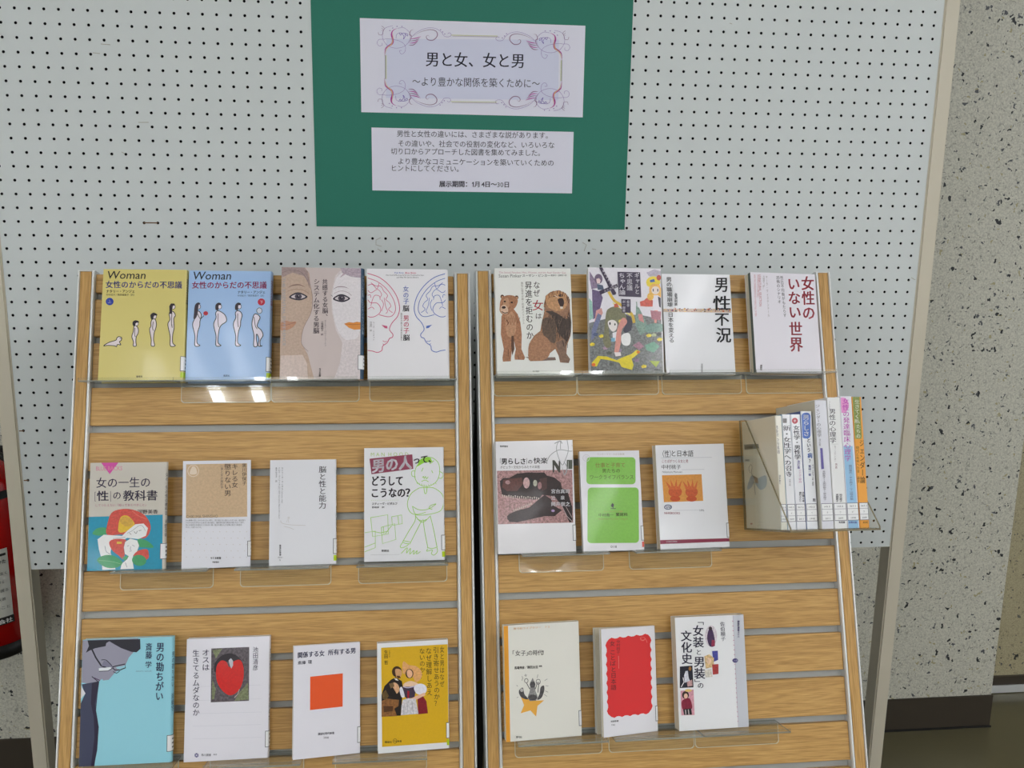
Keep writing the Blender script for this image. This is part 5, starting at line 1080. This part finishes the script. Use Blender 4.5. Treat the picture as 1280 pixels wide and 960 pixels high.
def tray_book(x0, x1, H, D, zf, col, label, draw, side=None, dcover=None):
    """spine towards +z; local frame: x along the spine width, z outwards. left cover faces -x"""
    T = empty('book', TM @ Matrix.Translation((x0, .0003, zf)), label, 'book', 'spine-out books in the tray')
    t = x1 - x0; c = .0007; rad = .0018
    # C profile in xz, opening towards -z
    def q(cx, cz, a): return [(cx + rad * math.cos(math.radians(b)), cz + rad * math.sin(math.radians(b))) for b in a]
    P = [(0, -D)] + q(rad, -rad, (180, 150, 120, 90)) + q(t - rad, -rad, (90, 60, 30, 0)) + [(t, -D), (t - c, -D), (t - c, -c), (c, -c), (c, -D)]
    bm = bmesh.new(); prism(bm, P, 0, H, axis=1); me = mesh(bm, 'cover'); colored(me, col)
    if side:
        at = me.color_attributes['Col']
        for p in me.polygons:
            if abs(p.normal.x) > .9:
                for l in p.loop_indices: at.data[l].color = (*ink(side), 0)
    link('cover', me, [M_PRINT], T)
    box('page_block', (c, .0012, -D + .001), (t - c, H - .0012, -c - .0002), [M_PAGES], T)
    Mw = T.matrix_world
    mm = [(rad * .6, H), (t - rad * .6, H), (t - rad * .6, 0), (rad * .6, 0)]
    px = [proj_px(Mw @ Vector((a, b, 0))) for a, b in mm]
    a = Art(px, mm); a.fr(920, 490, 5.33); draw(a)
    # shelf mark label with three rows
    y1, y0 = H * 0 + .041, .0125
    a.o = (0, 0, 1); am = a.m; a.m = lambda p: p
    a.poly([(.0006, y0), (t - .0006, y0), (t - .0006, y1), (.0006, y1)], (110, 106, 120)); a.poly([(.0014, y0 + .0009), (t - .0014, y0 + .0009), (t - .0014, y1 - .0009), (.0014, y1 - .0009)], (230, 230, 236))
    for i in (1, 2): a.poly([(.0014, y0 + (y1 - y0) * i / 3 - .0003), (t - .0014, y0 + (y1 - y0) * i / 3 - .0003), (t - .0014, y0 + (y1 - y0) * i / 3 + .0003), (.0014, y0 + (y1 - y0) * i / 3 + .0003)], (140, 136, 150))
    rr = random.Random(label)
    for i, s in enumerate((rr.choice(('2011', '2009', '1998')), rr.choice(('ｼﾞ', 'タ', 'イ', 'ワ')), rr.choice(('367.2', '143.5', '367.1')))):
        V, F = glyph(s); ax, bx = min(v[0] for v in V), max(v[0] for v in V); yy = y0 + (y1 - y0) * (i + .30) / 3; hh = .0038; ww = min(t * .6, hh * .55 * len(s))
        a.up(.5); a._add([(t / 2 - ww / 2 + (vx - ax) / (bx - ax) * ww, yy + vy * hh) for vx, vy in V], F, (70, 70, 80), 0)
    a.m = am
    a.build('spine_print', T)
    if dcover:
        mmc = [(-D, H), (-.001, H), (-.001, 0), (-D, 0)]
        Mc = Matrix(((0, 0, -1, 0), (0, 1, 0, 0), (1, 0, 0, 0), (0, 0, 0, 1)))   # sheet x -> z, sheet normal -> -x
        px = [proj_px(Mw @ (Mc @ Vector((a_, b_, 0)))) for a_, b_ in mmc]
        ac = Art(px, mmc); ac.fr(920, 490, 5.33); dcover(ac); ac.build('cover_print', T, None, Mc)
    return T
K = (66, 62, 74)
def s1(a): a.t('男性学の新展開', 246, 222, 282, 412, (110, 106, 110), .0, v=True, d=.06); a.t('田中俊之', 282, 552, 298, 614, (110, 106, 110), .02, v=True)
def c1(a):
    a.poly([(54, 350), (150, 346), (154, 376), (58, 384)], (128, 128, 118), .6); a.t('男性学の新展開', 56, 360, 112, 376, (70, 70, 66), .02); a.t('田中俊之', 62, 448, 92, 462, (70, 70, 66), .02)
    g = (150, 158, 160)
    a.poly([(104, 556), (78, 620), (80, 650), (110, 626), (122, 580)], g, .2, sm=True); a.poly([(130, 590), (190, 556), (206, 580), (200, 630), (168, 652), (142, 630)], g, .2, sm=True); a.poly([(116, 556), (146, 574), (150, 610), (128, 604)], (140, 120, 96), .6); a.line([(96, 540), (86, 510), (98, 484), (108, 500), (104, 540), (120, 570)], 3, (110, 104, 96), sm=True); a.line([(122, 600), (130, 684)], 3, (110, 104, 96)); a.t('青', 96, 872, 112, 884, (150, 60, 60), .03)
def s2(a):
    a.rect(302, 176, 338, 206, (96, 90, 90), .8); a.t('新・女性学への招待', 308, 222, 366, 566, K, .006, v=True, d=.02); a.t('伊藤公雄', 352, 580, 366, 626, (150, 146, 150), 0, v=True)
def s3(a):
    a.ell(392, 192, 20, 20, (176, 56, 70)); a.t('学', 384, 184, 400, 200, (230, 220, 225), .02); a.t('女性学・男性学', 380, 222, 424, 450, K, .012, v=True, d=.04); a.t('改訂版', 408, 455, 426, 512, (110, 96, 170), .02, v=True); a.t('ジェンダー論入門', 418, 516, 436, 608, (196, 120, 170), 0, v=True); a.t('伊藤公雄', 440, 664, 456, 734, K, .01, v=True); a.t('樹村みのり', 420, 664, 436, 734, K, .01, v=True)
def s4(a):
    a.rrect(436, 138, 496, 310, 24, (66, 104, 184)); a.t('男らしさ', 446, 150, 486, 296, (215, 220, 235), .03, v=True, d=.02); a.t('という', 470, 306, 498, 402, K, .02, v=True); a.t('病', 476, 404, 508, 442, (66, 104, 184), .03); a.t('？', 484, 444, 510, 474, K, .02)
    a.t('熊田一雄', 482, 486, 500, 560, (80, 80, 150), .02, v=True); a.t('ポップ・カルチャーの新・男性学', 506, 482, 518, 626, K, .01, v=True); a.t('熊', 510, 708, 530, 732, K, .02)
def s5(a):
    a.t('ジェンダーの心理学', 526, 82, 558, 302, (120, 116, 120), 0, v=True, d=.06); a.t('改訂版', 552, 310, 566, 360, (130, 126, 130), 0, v=True); a.poly([(560, 374), (576, 374), (586, 512), (568, 514)], (106, 96, 160)); a.t('青野篤子・土肥伊都子・森永康子', 574, 524, 596, 722, (130, 126, 136), .0, v=True, d=.04)
def s6(a):
    a.t('よくわかる', 616, 60, 630, 116, (120, 116, 120), 0, v=True); a.t('男性の心理学', 618, 110, 664, 342, K, .002, v=True, d=.02); a.line([(592, 352), (680, 346)], 2, (196, 196, 196)); a.t('もう一つのジェンダー', 654, 356, 666, 466, (140, 130, 136), 0, v=True); a.t('問題', 660, 474, 674, 512, (150, 110, 120), 0, v=True)
    a.t('柏木惠子', 688, 678, 708, 734, K, .01, v=True); a.t('高橋惠子', 664, 678, 684, 734, K, .01, v=True); a.t('有斐閣', 684, 860, 726, 876, K, .03)
def s7(a):
    a.poly([(690, 360), (776, 360), (820, 920), (730, 920)], (150, 190, 222)); a.ell(708, 88, 44, 52, (226, 150, 206)); a.t('女性の発達臨床心理学', 706, 40, 752, 462, (196, 84, 186), .006, v=True, d=.04)
    a.t('園田雅代・平木典子・下山晴彦編', 750, 484, 772, 720, (110, 110, 150), 0, v=True, d=.04); a.t('金剛出版', 750, 860, 806, 876, (90, 90, 160), .02); a.line([(768, 838), (778, 850), (788, 838)], 5, (214, 120, 180), sm=True)
def s8(a):
    a.poly([(762, 22), (822, 22), (836, 312), (784, 312)], (150, 160, 90), .8)
    for x in range(766, 824, 9): a.line([(x, 26), (x + 16, 300)], 2.4, (96, 116, 60))
    a.t('生きてく私', 790, 50, 824, 210, (232, 232, 210), .02, v=True); a.t('たちの', 800, 214, 830, 308, (232, 232, 210), .02, v=True)
    a.poly([(784, 312), (840, 312), (884, 720), (884, 920), (830, 920), (812, 720)], (234, 160, 66)); a.t('ジェンダー論', 820, 316, 856, 610, (110, 90, 50), .01, v=True, d=.02); a.t('現代と未来への扉　編著', 796, 360, 820, 606, (120, 96, 50), 0, v=True, d=.02); a.t('新水社', 846, 862, 878, 876, (110, 80, 40), .02)
zf = .1295
tray_book(.0032, .0150, .1850, .126, zf, (222, 218, 206), 'cream book first in the tray, grey butterfly shape on its visible cover', s1, (206, 198, 178), c1)
tray_book(.0154, .0305, .1870, .126, zf, (226, 226, 230), 'white spined book second from the left end of the tray', s2, (90, 150, 190))
tray_book(.0309, .0480, .1870, .126, zf, (226, 226, 232), 'white spined book in the tray with red round mark at top', s3)
tray_book(.0484, .0685, .1920, .127, zf + .001, (224, 226, 232), 'white spined book in the tray with blue oval around its title', s4, (70, 96, 160))
tray_book(.0700, .0915, .2090, .136, zf + .010, (214, 214, 222), 'tall greyish white spined book in the tray with thin violet bar', s5, (196, 192, 178))
tray_book(.0925, .1155, .2140, .136, zf + .010, (226, 226, 226), 'tallest plain white spined book in the tray with fine rule below title', s6)
tray_book(.1158, .1372, .2160, .136, zf + .010, (224, 222, 230), 'white and pale blue spined book in the tray with pink title', s7)
tray_book(.1376, .1550, .2150, .136, zf + .010, (232, 160, 70), 'orange and olive spined book at the right end of the tray', s8)

# ================================================================ fire extinguisher on the wall at the left
EX = Vector((-.298, .40, 0)); er = .0905; eb = .43; et = .905
ext = empty('fire_extinguisher', Matrix.Translation((EX.x, EX.y, eb)), 'red fire extinguisher hung on the speckled wall, half hidden by the stand', 'fire extinguisher')
def revolve(name, prof, mats, parent, n=40):
    bm = bmesh.new(); rings = []
    for r_, z in prof: rings.append([bm.verts.new((r_ * math.cos(2 * math.pi * i / n), r_ * math.sin(2 * math.pi * i / n), z)) for i in range(n)])
    for A, B in zip(rings, rings[1:]):
        for i in range(n): bm.faces.new((A[i], A[(i + 1) % n], B[(i + 1) % n], B[i]))
    bm.faces.new(rings[0][::-1]); bm.faces.new(rings[-1])
    return link(name, mesh(bm, name, smooth=True), mats, parent)
h = et - eb
revolve('cylinder', [(er, .034), (er, h - .08), (er * .97, h - .05), (er * .82, h - .022), (er * .5, h - .004), (.03, h)], [M_RED], ext)
revolve('base_ring', [(er - .004, 0), (er + .001, .004), (er + .001, .036), (er - .004, .038)], [M_BLACK], ext)
valve = revolve('valve', [(.022, h - .002), (.022, h + .04), (.014, h + .05), (.014, h + .07)], [M_CHROME], ext)
box('carry_handle', (-.012, -.13, h + .045), (.012, .02, h + .055), [M_BLACK], valve, .003)
box('squeeze_lever', (-.011, -.13, h + .072), (.011, .02, h + .08), [M_BLACK], valve, .003)
tube('hose', [(0, -.03, h + .03), (.06, -.05, h + .04), (.118, -.03, h - .02), (.112, -.02, h - .14), (.100, -.03, h - .3)], .008, [M_BLACK], ext)
def wrap_patch(name, a0, a1, z0, z1, mat, rr=er + .0008, n=14):
    bm = bmesh.new(); A = []; B = []
    for i in range(n + 1):
        t = math.radians(a0 + (a1 - a0) * i / n); A.append(bm.verts.new((rr * math.cos(t), rr * math.sin(t), z0))); B.append(bm.verts.new((rr * math.cos(t), rr * math.sin(t), z1)))
    for i in range(n): bm.faces.new((A[i], A[i + 1], B[i + 1], B[i]))
    return link(name, mesh(bm, name, smooth=True), [mat], ext)
lab = wrap_patch('instruction_label', 246, 325, .105, .275, M_PAGESW); lab['label'] = 'white instruction label with rows of black text'
wrap_patch('label_foot', 246, 326, .088, .107, M_BLACK, er + .0012)
wrap_patch('label_rule', 270, 322, .258, .264, M_BLACK, er + .0012)
def curved_text(s, a0, a1, z, hh, col, thick=0, v=False):
    V, F = glyph(s, thick); ax, bx = min(p[0] for p in V), max(p[0] for p in V)
    P = [((er + .0016) * math.cos(math.radians(a0 + (a1 - a0) * (x - ax) / (bx - ax))), (er + .0016) * math.sin(math.radians(a0 + (a1 - a0) * (x - ax) / (bx - ax))), z + y * hh) for x, y in V]
    me = bpy.data.meshes.new('lettering'); me.from_pydata(P, [], F); colored(me, col); link('lettering', me, [M_MATTE], ext)
curved_text('消火器の使いかた', 272, 321, .240, .011, (30, 30, 30), .02); 
for i, s in enumerate(('安全栓を引き抜く', 'ホースを火元に向ける', 'レバーを強く握る', '粉末蓄圧式消火器', '定期点検のこと')): curved_text(s, 272, 321 - (i % 2) * 5, .212 - .021 * i, .0085, (60, 60, 60))
curved_text('株式会社', 282, 323, .092, .012, (230, 230, 230), .02)
for z, a_, m_, rr_ in ((.300, 347, M_STICK, .017), (.225, 347, M_BLACK, .019), (.225, 347, M_STICK, .014)):
    c_ = Vector((math.cos(math.radians(a_)), math.sin(math.radians(a_)), 0)); bm = bmesh.new()
    cyl(bm, c_ * (er - .0006) + Vector((0, 0, z)), c_ * (er + (.0016 if m_ == M_BLACK or rr_ == .017 else .0022)) + Vector((0, 0, z)), rr_); link('round_sticker', mesh(bm, 'round_sticker'), [m_], ext)
box('wall_bracket', (-.02, er - .004, h * .8), (.02, PY - EX.y, h * .8 + .05), [M_BLACK], ext)
bm = bmesh.new(); cyl(bm, (0, 0, h * .83), (0, 0, h * .83 + .018), er + .0022, n=40); link('strap', mesh(bm, 'strap'), [M_BLACK], ext)
# dark conduit line on the wall above the extinguisher
setp(box('wall_rail', (-.9, PY - .016, .885), (-.19, PY, .905), [M_BLACK], None, .003), 'short black rail on the speckled wall above the fire extinguisher', 'rail')
